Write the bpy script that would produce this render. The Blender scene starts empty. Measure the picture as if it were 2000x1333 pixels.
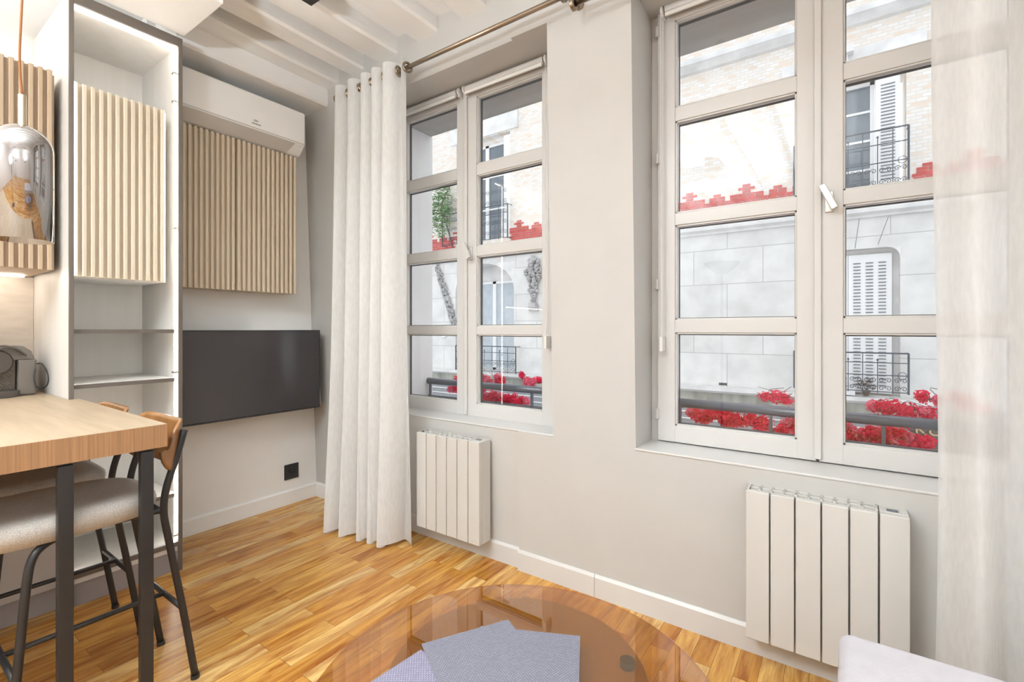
import bpy, bmesh, math, random
from mathutils import Vector, Matrix, noise
random.seed(11)
PI = math.pi
S = bpy.context.scene
COL = S.collection
# ------------------------------------------------------------------ camera
cam_d = bpy.data.cameras.new('camera'); cam = bpy.data.objects.new('camera', cam_d); COL.objects.link(cam)
cam.location = (0, 0, 1.2); cam.rotation_euler = (PI/2, 0, math.radians(35))
cam_d.sensor_width = 36; cam_d.lens = 36*927/2000; cam_d.shift_y = -23.5/2000; cam_d.clip_start = 0.02
S.camera = cam
# ------------------------------------------------------------------ world, exposure
W = bpy.data.worlds.new('overcast_sky'); S.world = W; W.use_nodes = True
wn = W.node_tree; bg = wn.nodes['Background']
bg.inputs[0].default_value = (0.90, 0.95, 1.0, 1); bg.inputs[1].default_value = 1.5
vs = S.view_settings; vs.view_transform = 'Standard'; vs.look = 'None'; vs.gamma = 1; vs.use_curve_mapping = False
vs.exposure = 0.12
# ------------------------------------------------------------------ added fill lamps, out of view (fittings are built further down at the same places)
def area(name, loc, size, power, color=(0.85, 0.935, 1.0), rot=(0, 0, 0), sy=None, shape='DISK', spread=PI):
    d = bpy.data.lights.new(name, 'AREA'); d.shape = shape; d.size = size
    if sy: d.size_y = sy
    d.energy = power; d.color = color; d.spread = spread
    o = bpy.data.objects.new(name, d); COL.objects.link(o); o.location = loc; o.rotation_euler = rot
    return o
CEIL_FILL = [(1.45, -2.1, 2.70), (-1.2, -0.9, 2.70), (1.9, 0.3, 2.70)]  # unseen ceiling lamps, added to fill the room
for p_, e_ in zip(CEIL_FILL, (10, 30, 14)):
    area('ceiling_lamp_light', (p_[0], p_[1], p_[2]-0.005), 0.42, e_)

UP_FILL = [(2.5, -2.3, 1.85), (-1.0, -.75, 1.85), (-2.2, -1.75, 1.85), (2.7, .5, 1.85)]  # unseen floor uplighters, added to bounce light off the ceiling
for p_, e_ in zip(UP_FILL, (45, 120, 120, 40)):
    area('uplight', (p_[0], p_[1], p_[2]-0.03), 0.26, e_, rot=(PI, 0, 0))

# ------------------------------------------------------------------ materials
def mat(name, col, rough=0.6, metal=0.0, var=0.04, scale=6.0, bump=0.0, bscale=60.0, spec=0.5, stretch=None, coat=0.0):
    m = bpy.data.materials.new(name); m.use_nodes = True
    nt = m.node_tree; n = nt.nodes; l = nt.links
    b = n['Principled BSDF']
    b.inputs['Roughness'].default_value = rough; b.inputs['Metallic'].default_value = metal
    b.inputs['Specular IOR Level'].default_value = spec
    if coat: b.inputs['Coat Weight'].default_value = coat; b.inputs['Coat Roughness'].default_value = .08
    tc = n.new('ShaderNodeTexCoord'); mp = n.new('ShaderNodeMapping'); l.new(tc.outputs['Object'], mp.inputs[0])
    if stretch: mp.inputs['Scale'].default_value = stretch
    no = n.new('ShaderNodeTexNoise'); no.inputs['Scale'].default_value = scale; no.inputs['Detail'].default_value = 4
    l.new(mp.outputs[0], no.inputs['Vector'])
    cr = n.new('ShaderNodeValToRGB'); l.new(no.outputs[0], cr.inputs[0])
    c = Vector(col[:3])
    cr.color_ramp.elements[0].position = .3; cr.color_ramp.elements[1].position = .7
    cr.color_ramp.elements[0].color = (*(c*(1-var)), 1); cr.color_ramp.elements[1].color = (*[min(1, v) for v in c*(1+var)], 1)
    l.new(cr.outputs[0], b.inputs['Base Color'])
    if bump:
        nb = n.new('ShaderNodeTexNoise'); nb.inputs['Scale'].default_value = bscale; nb.inputs['Detail'].default_value = 3
        l.new(mp.outputs[0], nb.inputs['Vector'])
        bp = n.new('ShaderNodeBump'); bp.inputs['Strength'].default_value = bump; bp.inputs['Distance'].default_value = .01
        l.new(nb.outputs[0], bp.inputs['Height']); l.new(bp.outputs[0], b.inputs['Normal'])
    return m
def emis(name, col, strength):
    m = bpy.data.materials.new(name); m.use_nodes = True
    b = m.node_tree.nodes['Principled BSDF']
    b.inputs['Base Color'].default_value = (*col, 1); b.inputs['Emission Color'].default_value = (*col, 1)
    b.inputs['Emission Strength'].default_value = strength
    return m
def glass(name, tint=(1, 1, 1), ior=1.45, refl=(1, 1, 1), rough=0.0, add=0.0):
    m = bpy.data.materials.new(name); m.use_nodes = True
    nt = m.node_tree; n = nt.nodes; l = nt.links; n.remove(n['Principled BSDF'])
    t = n.new('ShaderNodeBsdfTransparent'); t.inputs[0].default_value = (*tint, 1)
    g = n.new('ShaderNodeBsdfGlossy'); g.inputs['Roughness'].default_value = rough; g.inputs[0].default_value = (*refl, 1)
    f = n.new('ShaderNodeFresnel'); ge = n.new('ShaderNodeNewGeometry'); im = n.new('ShaderNodeMix'); im.data_type = 'FLOAT'
    im.inputs[2].default_value = ior; im.inputs[3].default_value = 1/ior; l.new(ge.outputs['Backfacing'], im.inputs[0]); l.new(im.outputs[0], f.inputs[0])
    x = n.new('ShaderNodeMixShader')
    if add:
        a = n.new('ShaderNodeMath'); a.operation = 'ADD'; a.use_clamp = True; a.inputs[1].default_value = add
        l.new(f.outputs[0], a.inputs[0]); l.new(a.outputs[0], x.inputs[0])
    else: l.new(f.outputs[0], x.inputs[0])
    l.new(t.outputs[0], x.inputs[1]); l.new(g.outputs[0], x.inputs[2]); l.new(x.outputs[0], n['Material Output'].inputs[0])
    return m
def cloth(name, col, trans=0.4, see=0.0, wscale=500):
    m = bpy.data.materials.new(name); m.use_nodes = True
    nt = m.node_tree; n = nt.nodes; l = nt.links; n.remove(n['Principled BSDF'])
    d = n.new('ShaderNodeBsdfDiffuse'); t = n.new('ShaderNodeBsdfTranslucent'); tr = n.new('ShaderNodeBsdfTransparent')
    tc = n.new('ShaderNodeTexCoord'); w = n.new('ShaderNodeTexNoise'); w.inputs['Scale'].default_value = 90; w.inputs['Detail'].default_value = 6
    mp = n.new('ShaderNodeMapping'); mp.inputs['Scale'].default_value = (1, 1, .25); l.new(tc.outputs['Object'], mp.inputs[0]); l.new(mp.outputs[0], w.inputs['Vector'])
    cr = n.new('ShaderNodeValToRGB'); l.new(w.outputs[0], cr.inputs[0]); c = Vector(col)
    cr.color_ramp.elements[0].position = .35; cr.color_ramp.elements[1].position = .65
    cr.color_ramp.elements[0].color = (*(c*.94), 1); cr.color_ramp.elements[1].color = (*c, 1)
    l.new(cr.outputs[0], d.inputs[0]); l.new(cr.outputs[0], t.inputs[0])
    x = n.new('ShaderNodeMixShader'); x.inputs[0].default_value = trans; l.new(d.outputs[0], x.inputs[1]); l.new(t.outputs[0], x.inputs[2])
    y = n.new('ShaderNodeMixShader'); y.inputs[0].default_value = see; l.new(x.outputs[0], y.inputs[1]); l.new(tr.outputs[0], y.inputs[2])
    l.new(y.outputs[0], n['Material Output'].inputs[0])
    return m
def brickmat(name, stops, bw, bh, mortar, msize, rot=0.0, rough=.85, axes='XZ', grain=None, spec=.5, bump=.2, off=.5, noise_amt=.0, mortar_smooth=.1):
    """brick-pattern material; every brick gets its own shade from the colour stops"""
    m = bpy.data.materials.new(name); m.use_nodes = True
    nt = m.node_tree; n = nt.nodes; l = nt.links; b = n['Principled BSDF']
    b.inputs['Roughness'].default_value = rough; b.inputs['Specular IOR Level'].default_value = spec
    tc = n.new('ShaderNodeTexCoord'); sp = n.new('ShaderNodeSeparateXYZ'); cb = n.new('ShaderNodeCombineXYZ')
    l.new(tc.outputs['Object'], sp.inputs[0])
    l.new(sp.outputs[axes[0]], cb.inputs['X']); l.new(sp.outputs[axes[1]], cb.inputs['Y'])
    br = n.new('ShaderNodeTexBrick'); br.offset = off; br.inputs['Scale'].default_value = 1
    br.inputs['Brick Width'].default_value = bw; br.inputs['Row Height'].default_value = bh
    br.inputs['Mortar Size'].default_value = msize; br.inputs['Mortar Smooth'].default_value = mortar_smooth
    br.inputs['Color1'].default_value = (0, 0, 0, 1); br.inputs['Color2'].default_value = (1, 1, 1, 1); br.inputs['Mortar'].default_value = (.5, .5, .5, 1)
    l.new(cb.outputs[0], br.inputs['Vector'])
    cr = n.new('ShaderNodeValToRGB'); l.new(br.outputs['Color'], cr.inputs[0])
    e = cr.color_ramp.elements
    e[0].position = stops[0][0]; e[0].color = (*stops[0][1], 1); e[1].position = stops[-1][0]; e[1].color = (*stops[-1][1], 1)
    for p, c in stops[1:-1]:
        k = e.new(p); k.color = (*c, 1)
    out = cr.outputs[0]
    if grain:
        # grain: stretched noise darkening streaks, offset per board
        sc, dark, amt = grain
        mp = n.new('ShaderNodeMapping'); mp.inputs['Scale'].default_value = sc
        ad = n.new('ShaderNodeVectorMath'); ad.operation = 'MULTIPLY_ADD'; l.new(br.outputs['Color'], ad.inputs[0]); ad.inputs[1].default_value = (13, 17, 0); l.new(cb.outputs[0], ad.inputs[2])
        l.new(ad.outputs[0], mp.inputs[0])
        no = n.new('ShaderNodeTexNoise'); no.inputs['Scale'].default_value = 1; no.inputs['Detail'].default_value = 8; no.inputs['Roughness'].default_value = .62; no.inputs['Distortion'].default_value = .6
        l.new(mp.outputs[0], no.inputs['Vector'])
        g = n.new('ShaderNodeValToRGB'); l.new(no.outputs[0], g.inputs[0])
        g.color_ramp.elements[0].position = .30; g.color_ramp.elements[0].color = (*dark, 1)
        g.color_ramp.elements[1].position = .62; g.color_ramp.elements[1].color = (1, 1, 1, 1)
        mx = n.new('ShaderNodeMixRGB'); mx.blend_type = 'MULTIPLY'; mx.inputs[0].default_value = amt
        l.new(out, mx.inputs[1]); l.new(g.outputs[0], mx.inputs[2]); out = mx.outputs[0]
        # fine fibres
        mp2 = n.new('ShaderNodeMapping'); mp2.inputs['Scale'].default_value = (sc[0]*.6, sc[1]*7, 1); l.new(ad.outputs[0], mp2.inputs[0])
        n2 = n.new('ShaderNodeTexNoise'); n2.inputs['Scale'].default_value = 1; n2.inputs['Detail'].default_value = 4; l.new(mp2.outputs[0], n2.inputs['Vector'])
        g2 = n.new('ShaderNodeValToRGB'); l.new(n2.outputs[0], g2.inputs[0])
        g2.color_ramp.elements[0].position = .35; g2.color_ramp.elements[0].color = (.78, .7, .6, 1); g2.color_ramp.elements[1].position = .6; g2.color_ramp.elements[1].color = (1, 1, 1, 1)
        m2 = n.new('ShaderNodeMixRGB'); m2.blend_type = 'MULTIPLY'; m2.inputs[0].default_value = .5
        l.new(out, m2.inputs[1]); l.new(g2.outputs[0], m2.inputs[2]); out = m2.outputs[0]
    if noise_amt:
        no = n.new('ShaderNodeTexNoise'); no.inputs['Scale'].default_value = 3; no.inputs['Detail'].default_value = 8; l.new(tc.outputs['Object'], no.inputs['Vector'])
        g = n.new('ShaderNodeValToRGB'); l.new(no.outputs[0], g.inputs[0])
        g.color_ramp.elements[0].position = .3; g.color_ramp.elements[0].color = (1-noise_amt,)*3 + (1,); g.color_ramp.elements[1].position = .6
        mx = n.new('ShaderNodeMixRGB'); mx.blend_type = 'MULTIPLY'; mx.inputs[0].default_value = 1
        l.new(out, mx.inputs[1]); l.new(g.outputs[0], mx.inputs[2]); out = mx.outputs[0]
    mm = n.new('ShaderNodeMixRGB'); l.new(br.outputs['Fac'], mm.inputs[0]); l.new(out, mm.inputs[1]); mm.inputs[2].default_value = (*mortar, 1)
    l.new(mm.outputs[0], b.inputs['Base Color'])
    if bump:
        bp = n.new('ShaderNodeBump'); bp.invert = True; bp.inputs['Strength'].default_value = bump; bp.inputs['Distance'].default_value = .004
        l.new(br.outputs['Fac'], bp.inputs['Height']); l.new(bp.outputs[0], b.inputs['Normal'])
    return m
M = {}
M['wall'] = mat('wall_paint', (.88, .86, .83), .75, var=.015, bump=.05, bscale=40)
M['wallw'] = mat('window_wall_paint', (.545, .53, .505), .75, var=.015, bump=.05, bscale=40)  # wall paint darkened in colour to stand in for weaker light on it
M['reveal'] = mat('outer_reveal_plaster', (.90, .90, .90), .8, var=.02)
M['beam'] = mat('limed_beam_paint', (.90, .89, .87), .8, var=.03, scale=3, bump=.35, bscale=14, stretch=(2, .35, 2))
M['white'] = mat('white_lacquer', (.64, .625, .605), .32, var=.01)
M['radiator'] = mat('radiator_enamel', (.61, .59, .555), .3, var=.01)
M['plastic'] = mat('white_plastic', (.82, .80, .77), .4, var=.01)
M['ac'] = mat('conditioner_plastic', (.93, .91, .88), .4, var=.01)
M['ac2'] = mat('conditioner_flap', (.56, .52, .48), .45, var=.02)
M['grey_dark'] = mat('dark_gap', (.08, .08, .08), .6)
M['slat'] = mat('slat_veneer', (.66, .55, .41), .5, var=.02, stretch=(20, 20, .3), scale=3)
M['slat_kitchen'] = mat('kitchen_slat_veneer', (.50, .37, .25), .5, var=.02, stretch=(20, 20, .3), scale=3)
M['slat_pale'] = mat('pale_slat_veneer', (.74, .64, .50), .5, var=.02, stretch=(20, 20, .3), scale=3)
M['tower'] = mat('tower_melamine', (.74, .72, .69), .5, var=.03, stretch=(6, 6, .5), scale=4)
M['edge'] = mat('taupe_edging', (.16, .135, .115), .45, var=.05)
M['plinth'] = mat('grey_plinth', (.34, .31, .31), .5, var=.03)
M['base'] = mat('grey_laminate_front', (.50, .48, .47), .5, var=.03)
M['splash'] = mat('travertine_splashback', (.70, .63, .55), .4, var=.16, scale=5, stretch=(1, 1, 3))
M['led'] = emis('led_diffuser', (1, .95, .87), 15)
M['led_soft'] = emis('led_cove', (1, .93, .84), 20)
M['clip'] = mat('chrome_clip', (.7, .68, .66), .25, 1)
M['black'] = mat('black_metal', (.035, .035, .037), .42, .3, var=.1)
M['black_plastic'] = mat('black_plastic', (.03, .03, .033), .45)
M['tv'] = mat('screen_glass', (.055, .05, .053), .22, var=.02, spec=.7)
M['oak'] = mat('oak_veneer', (.44, .335, .225), .45, var=.12, scale=4, stretch=(.8, 9, 9))
M['oak_edge'] = mat('oak_edge_grain', (.37, .205, .10), .5, var=.20, scale=5, stretch=(1, 60, .8))
M['ply'] = mat('walnut_plywood', (.31, .145, .05), .3, var=.2, scale=4, stretch=(10, 10, 1.2), coat=.3)
M['fabric'] = mat('speckled_beige_fabric', (.50, .47, .435), .95, var=.28, scale=420, bump=.25, bscale=420, spec=.1)
M['pouf'] = mat('lilac_grey_upholstery', (.56, .535, .56), .95, var=.04, scale=25, bump=.2, bscale=300, spec=.1)
M['pouf_side'] = mat('rosy_upholstery_side', (.60, .47, .40), .95, var=.08, scale=60, bump=.2, bscale=300, spec=.1)
M['brass'] = mat('brushed_bronze', (.34, .275, .21), .28, 1, var=.06)
M['steel'] = mat('handle_steel', (.62, .60, .56), .35, 1)
M['pane'] = glass('window_glass', (1, 1, 1), 1.38)
M['amber'] = glass('amber_table_glass', (.80, .635, .34), 1.85, (1, .97, .97))
M['amber_leg'] = glass('amber_leg_glass', (.85, .66, .42), 1.4)
M['smoke'] = glass('smoked_mirror_glass', (.50, .48, .48), 1.6, (.84, .82, .82), .02, .42)
M['gold_brown'] = mat('bronze_lacquer', (.44, .33, .15), .35, .0, var=.02)
M['cloth'] = cloth('linen_voile', (.95, .945, .93), .45, .03)
M['cloth_b'] = cloth('linen_voile_backlit', (.95, .945, .93), .5, .20)
M['cord'] = mat('rust_textile_cord', (.33, .13, .04), .8)
M['socket'] = mat('champagne_metal', (.66, .58, .44), .3, 1)
M['coffee'] = mat('titan_plastic', (.20, .18, .16), .38, .5, var=.05)
M['coffee_dark'] = mat('dark_titan_plastic', (.10, .085, .075), .35, .5, var=.05)
M['rail_ext'] = mat('painted_grey_rail', (.17, .18, .21), .35, .4)
M['iron'] = mat('wrought_iron', (.08, .095, .12), .5, .4)
M['petal'] = cloth('crimson_petal', (.98, .07, .17), .45, 0)
M['petal_pink'] = cloth('pink_petal', (1, .30, .42), .45, 0)
M['twig'] = mat('brown_twig', (.12, .08, .06), .8)
M['leaf'] = mat('ivy_leaf', (.22, .36, .17), .6, var=.4, scale=5)
M['stone'] = brickmat('limestone_blocks', [(0, (.70, .69, .67)), (.5, (.74, .73, .71)), (1, (.77, .76, .74))], 1.0, .545, (.48, .47, .45), .006, rough=.9, noise_amt=.16)
M['stone_plain'] = mat('moulded_limestone', (.72, .71, .70), .9, var=.12, scale=4)
M['stone_dark'] = mat('weathered_stone', (.34, .34, .30), .9, var=.35, scale=6, stretch=(1, 1, .4))
M['carved'] = mat('carved_limestone', (.44, .43, .43), .9, var=.25, scale=8, bump=.6, bscale=25)
M['brick'] = brickmat('cream_brickwork', [(0, (.74, .61, .49)), (.25, (.76, .69, .61)), (.6, (.77, .73, .68)), (.9, (.79, .76, .73)), (1, (.81, .79, .77))], .115, .046, (.70, .65, .60), .006, rough=.9)
M['redbrick'] = mat('red_brick', (.55, .10, .09), .85, var=.2, scale=12)
M['mortar'] = mat('pale_mortar', (.66, .55, .52), .9)
M['shutter'] = mat('white_shutter_paint', (.84, .84, .84), .5, var=.02)
M['shopwood'] = mat('brown_shop_fascia', (.10, .07, .055), .5, var=.2)
M['shopmetal'] = mat('grey_shop_blind', (.28, .29, .31), .5, var=.1)
M['ochre'] = mat('ochre_lettering', (.48, .38, .20), .6)
M['skyglass'] = mat('dark_room_glass', (.10, .13, .16), .05, spec=1.0)
M['blue_curtain'] = mat('pale_blue_blind', (.50, .55, .59), .7, var=.08)
M['asphalt'] = mat('asphalt', (.20, .20, .20), .9, var=.15)
M['floor'] = brickmat('strip_parquet', [(0, (.56, .26, .05)), (.25, (.72, .37, .08)), (.5, (.78, .44, .11)), (.75, (.82, .50, .16)), (1, (.86, .60, .25))],
                      .62, .072, (.22, .10, .03), .0009, rough=.27, axes='YX', grain=((3.6, 26, 1), (.42, .19, .06), .95), spec=.45, bump=.05, off=.37)
M['mat_weave'] = None
def weave(name, c1, c2):
    m = bpy.data.materials.new(name); m.use_nodes = True; nt = m.node_tree; n = nt.nodes; l = nt.links; b = n['Principled BSDF']
    b.inputs['Roughness'].default_value = .65
    tc = n.new('ShaderNodeTexCoord'); ck = n.new('ShaderNodeTexBrick'); ck.offset = .5; ck.inputs['Scale'].default_value = 1
    ck.inputs['Brick Width'].default_value = .0075; ck.inputs['Row Height'].default_value = .0045; ck.inputs['Mortar Size'].default_value = .0011; ck.inputs['Mortar Smooth'].default_value = .6
    ck.inputs['Color1'].default_value = (*c1, 1); ck.inputs['Color2'].default_value = (*[v*1.25 for v in c1], 1); ck.inputs['Mortar'].default_value = (*c2, 1)
    l.new(tc.outputs['Object'], ck.inputs['Vector']); l.new(ck.outputs['Color'], b.inputs['Base Color'])
    bp = n.new('ShaderNodeBump'); bp.invert = True; bp.inputs['Strength'].default_value = .5; bp.inputs['Distance'].default_value = .002
    l.new(ck.outputs['Fac'], bp.inputs['Height']); l.new(bp.outputs[0], b.inputs['Normal'])
    return m
M['weave'] = weave('woven_vinyl_grey', (.25, .25, .30), (.13, .13, .165))
M['weave_lilac'] = weave('woven_vinyl_lilac', (.33, .32, .41), (.14, .13, .20))

# ------------------------------------------------------------------ helpers
def rootof(o):
    while o.parent: o = o.parent
    return o
def finish(name, bm, m, parent=None, bevel=0, smooth=False, seg=2):
    """link a bmesh (world coordinates) as one mesh object; origin goes to the root's place"""
    bmesh.ops.recalc_face_normals(bm, faces=bm.faces)
    if parent is not None: off = rootof(parent).location.copy()
    else:
        xs = [v.co for v in bm.verts]
        off = Vector(((min(v.x for v in xs)+max(v.x for v in xs))/2, (min(v.y for v in xs)+max(v.y for v in xs))/2, min(v.z for v in xs)))
    bmesh.ops.translate(bm, verts=bm.verts, vec=-off)
    me = bpy.data.meshes.new(name); bm.to_mesh(me); bm.free()
    if smooth:
        for p in me.polygons: p.use_smooth = True
    me.materials.append(m if not isinstance(m, str) else M[m])
    o = bpy.data.objects.new(name, me); COL.objects.link(o)
    if parent is not None: o.parent = parent
    else: o.location = off
    if bevel:
        b = o.modifiers.new('bevel', 'BEVEL'); b.width = bevel; b.segments = seg; b.limit_method = 'ANGLE'; b.angle_limit = math.radians(40)
        for p in me.polygons: p.use_smooth = True
        w = o.modifiers.new('wn', 'WEIGHTED_NORMAL'); w.keep_sharp = True
    return o
def empty(name, loc=(0, 0, 0)):
    o = bpy.data.objects.new(name, None); COL.objects.link(o); o.location = loc; o.empty_display_size = .1
    return o
def tag(o, label=None, cat=None, group=None, kind=None):
    if label: o['label'] = label
    if cat: o['category'] = cat
    if group: o['group'] = group
    if kind: o['kind'] = kind
    return o
def thing(name, loc, label, cat, group=None): return tag(empty(name, loc), label, cat, group)
def bm_(): return bmesh.new()
def box(bm, x0, x1, y0, y1, z0, z1, rot=None, piv=None):
    vs_ = [bm.verts.new((x, y, z)) for x in (x0, x1) for y in (y0, y1) for z in (z0, z1)]
    for f in ((0, 1, 3, 2), (4, 6, 7, 5), (0, 4, 5, 1), (2, 3, 7, 6), (0, 2, 6, 4), (1, 5, 7, 3)):
        bm.faces.new([vs_[i] for i in f])
    if rot is not None: bmesh.ops.rotate(bm, verts=vs_, cent=piv or ((x0+x1)/2, (y0+y1)/2, (z0+z1)/2), matrix=rot)
    return bm
def hexa(bm, lo, hi):
    """prism between two quads (4 points each, same winding)"""
    a = [bm.verts.new(p) for p in lo]; b = [bm.verts.new(p) for p in hi]
    n = len(a)
    bm.faces.new(a[::-1]); bm.faces.new(b)
    for i in range(n): bm.faces.new((a[i], a[(i+1) % n], b[(i+1) % n], b[i]))
    return bm
def tube(bm, pts, r, n=8, caps=True, closed=False):
    pts = [Vector(p) for p in pts]; rings = []; N = len(pts)
    prev = None
    for i, p in enumerate(pts):
        if closed: t = pts[(i+1) % N]-pts[i-1]
        else: t = pts[min(i+1, N-1)]-pts[max(i-1, 0)]
        t.normalize()
        if prev is None:
            up = Vector((0, 0, 1)) if abs(t.z) < .9 else Vector((1, 0, 0)); u = t.cross(up).normalized()
        else:
            u = (prev-t*prev.dot(t)).normalized()
        prev = u; v = t.cross(u)
        rr = r[i] if isinstance(r, (list, tuple)) else r
        rings.append([bm.verts.new(p+u*rr*math.cos(2*PI*k/n)+v*rr*math.sin(2*PI*k/n)) for k in range(n)])
    for i in range(N if closed else N-1):
        a, b = rings[i], rings[(i+1) % N]
        for k in range(n): bm.faces.new((a[k], a[(k+1) % n], b[(k+1) % n], b[k]))
    if caps and not closed:
        bm.faces.new(rings[0][::-1]); bm.faces.new(rings[-1])
    return bm
def smoothpath(pts, k=6):
    """Catmull-Rom through the points"""
    P = [Vector(p) for p in pts]; P = [2*P[0]-P[1]]+P+[2*P[-1]-P[-2]]; out = []
    for i in range(1, len(P)-2):
        for j in range(k):
            t = j/k; a, b, c, d = P[i-1], P[i], P[i+1], P[i+2]
            out.append(.5*((2*b)+(c-a)*t+(2*a-5*b+4*c-d)*t*t+(-a+3*b-3*c+d)*t**3))
    out.append(P[-2]); return out
def lathe(bm, prof, c, n=32, axis='Z', close=False):
    rings = []
    for r, h in prof:
        ring = []
        for k in range(n):
            a = 2*PI*k/n; x, y = r*math.cos(a), r*math.sin(a)
            p = {'Z': (x, y, h), 'X': (h, x, y), 'Y': (x, h, y)}[axis]
            ring.append(bm.verts.new(Vector(c)+Vector(p)))
        rings.append(ring)
    pr_ = list(zip(rings, rings[1:]))
    if close: pr_.append((rings[-1], rings[0]))
    for a, b in pr_:
        for k in range(n): bm.faces.new((a[k], a[(k+1) % n], b[(k+1) % n], b[k]))
    if not close:
        for rg, pr2 in ((rings[0], prof[0]), (rings[-1], prof[-1])):
            if pr2[0] > 1e-4: bm.faces.new(rg)
    bmesh.ops.remove_doubles(bm, verts=bm.verts, dist=1e-5)
    return bm
def B(name, m, parent, *b, bevel=0, rot=None):
    bm = bm_()
    for q in (b if isinstance(b[0], (tuple, list)) else [b]): box(bm, *q, rot=rot)
    return finish(name, bm, m, parent, bevel)
def copy_tree(o, parent=None):
    c = o.copy(); COL.objects.link(c); c.parent = parent
    for ch in list(o.children): copy_tree(ch, c)
    return c
def textmesh(name, s, size, m, parent, loc, rot, ext=.0015):
    cu = bpy.data.curves.new(name, 'FONT'); cu.body = s; cu.size = size; cu.extrude = ext; cu.align_x = 'CENTER'; cu.align_y = 'CENTER'
    t = bpy.data.objects.new(name+'_tmp', cu); COL.objects.link(t)
    dg = bpy.context.evaluated_depsgraph_get(); me = bpy.data.meshes.new_from_object(t.evaluated_get(dg))
    bpy.data.objects.remove(t)
    me.transform(Matrix.Translation(loc) @ rot.to_4x4()); me.transform(Matrix.Translation(-rootof(parent).location))
    me.materials.clear(); me.materials.append(M[m]); me.name = name
    o = bpy.data.objects.new(name, me); COL.objects.link(o); o.parent = parent
    return o

# ================================================================== THE SETTING
L = -3.12                      # screen wall
def Yw(X, z):                  # the old window wall is not plumb
    if X < -2.45: return 2.0-.035*z
    if X < -1.33: return 1.985-.03*z
    return 1.965-.03*z
YO = 2.52; SILL = .69; TOP = 2.615
WIN = [(-2.50, -1.125), (-.722, .575)]
def wall_cells(name, xs, zs, holes, m, parent=None, front=Yw, back=YO):
    bm = bm_()
    for i in range(len(xs)-1):
        for j in range(len(zs)-1):
            xm, zm = (xs[i]+xs[i+1])/2, (zs[j]+zs[j+1])/2
            if any(h[0] < xm < h[1] and h[2] < zm < h[3] for h in holes): continue
            x0, x1, z0, z1 = xs[i], xs[i+1], zs[j], zs[j+1]
            lo = [(x0, front(xm, z0), z0), (x1, front(xm, z0), z0), (x1, back, z0), (x0, back, z0)]
            hi = [(x0, front(xm, z1), z1), (x1, front(xm, z1), z1), (x1, back, z1), (x0, back, z1)]
            hexa(bm, lo, hi)
    return finish(name, bm, m, parent)
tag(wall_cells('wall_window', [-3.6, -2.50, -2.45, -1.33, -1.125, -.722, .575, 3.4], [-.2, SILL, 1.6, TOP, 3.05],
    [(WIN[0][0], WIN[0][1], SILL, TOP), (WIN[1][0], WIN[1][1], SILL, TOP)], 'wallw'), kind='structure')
tag(B('floor', 'floor', None, -3.6, 3.4, -3.4, 2.0, -.12, 0), kind='structure')
tag(B('ceiling', 'beam', None, -3.6, 3.4, -3.4, 2.0, 2.915, 3.05), kind='structure')
tag(B('wall_screen', 'wall', None, -3.34, L, .98, 2.02, 0, 2.93), kind='structure')
tag(B('wall_kitchen', 'wall', None, -3.6, -3.34, -3.4, 2.02, 0, 2.93), kind='structure')
tag(B('wall_back', 'wall', None, -3.6, 3.4, -3.5, -3.4, 0, 2.93), kind='structure')
tag(B('wall_right', 'wall', None, 3.3, 3.4, -3.4, 2.0, 0, 2.93), kind='structure')
# baseboards (top edge rounded)
def baseb(name, x0, x1, yf, t=.014, h=.1):
    bm = bm_(); hexa(bm, [(x0, yf-t, 0), (x0, yf+.03, 0), (x0, yf+.03, h), (x0, yf-t*.45, h), (x0, yf-t, h-.012)], [(x1, yf-t, 0), (x1, yf+.03, 0), (x1, yf+.03, h), (x1, yf-t*.45, h), (x1, yf-t, h-.012)])
    return tag(finish(name, bm, 'wall' if 'alcove' in name else 'white'), kind='structure')
baseb('baseboard_alcove', -3.11, -2.452, 1.997)
baseb('baseboard_left', -2.448, -1.331, 1.982)
baseb('baseboard_middle', -1.331, -.9165, 1.963)
baseb('baseboard_right', -.915, 3.3, 1.963)
bm = bm_(); x1 = L+.014
hexa(bm, [(L-.03, 1.0, 0), (x1, 1.0, 0), (x1, 1.0, .088), (L+.006, 1.0, .1), (L-.03, 1.0, .1)], [(L-.03, 1.985, 0), (x1, 1.985, 0), (x1, 1.985, .088), (L+.006, 1.985, .1), (L-.03, 1.985, .1)])
tag(finish('baseboard_screen', bm, 'wall'), kind='structure')
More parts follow.
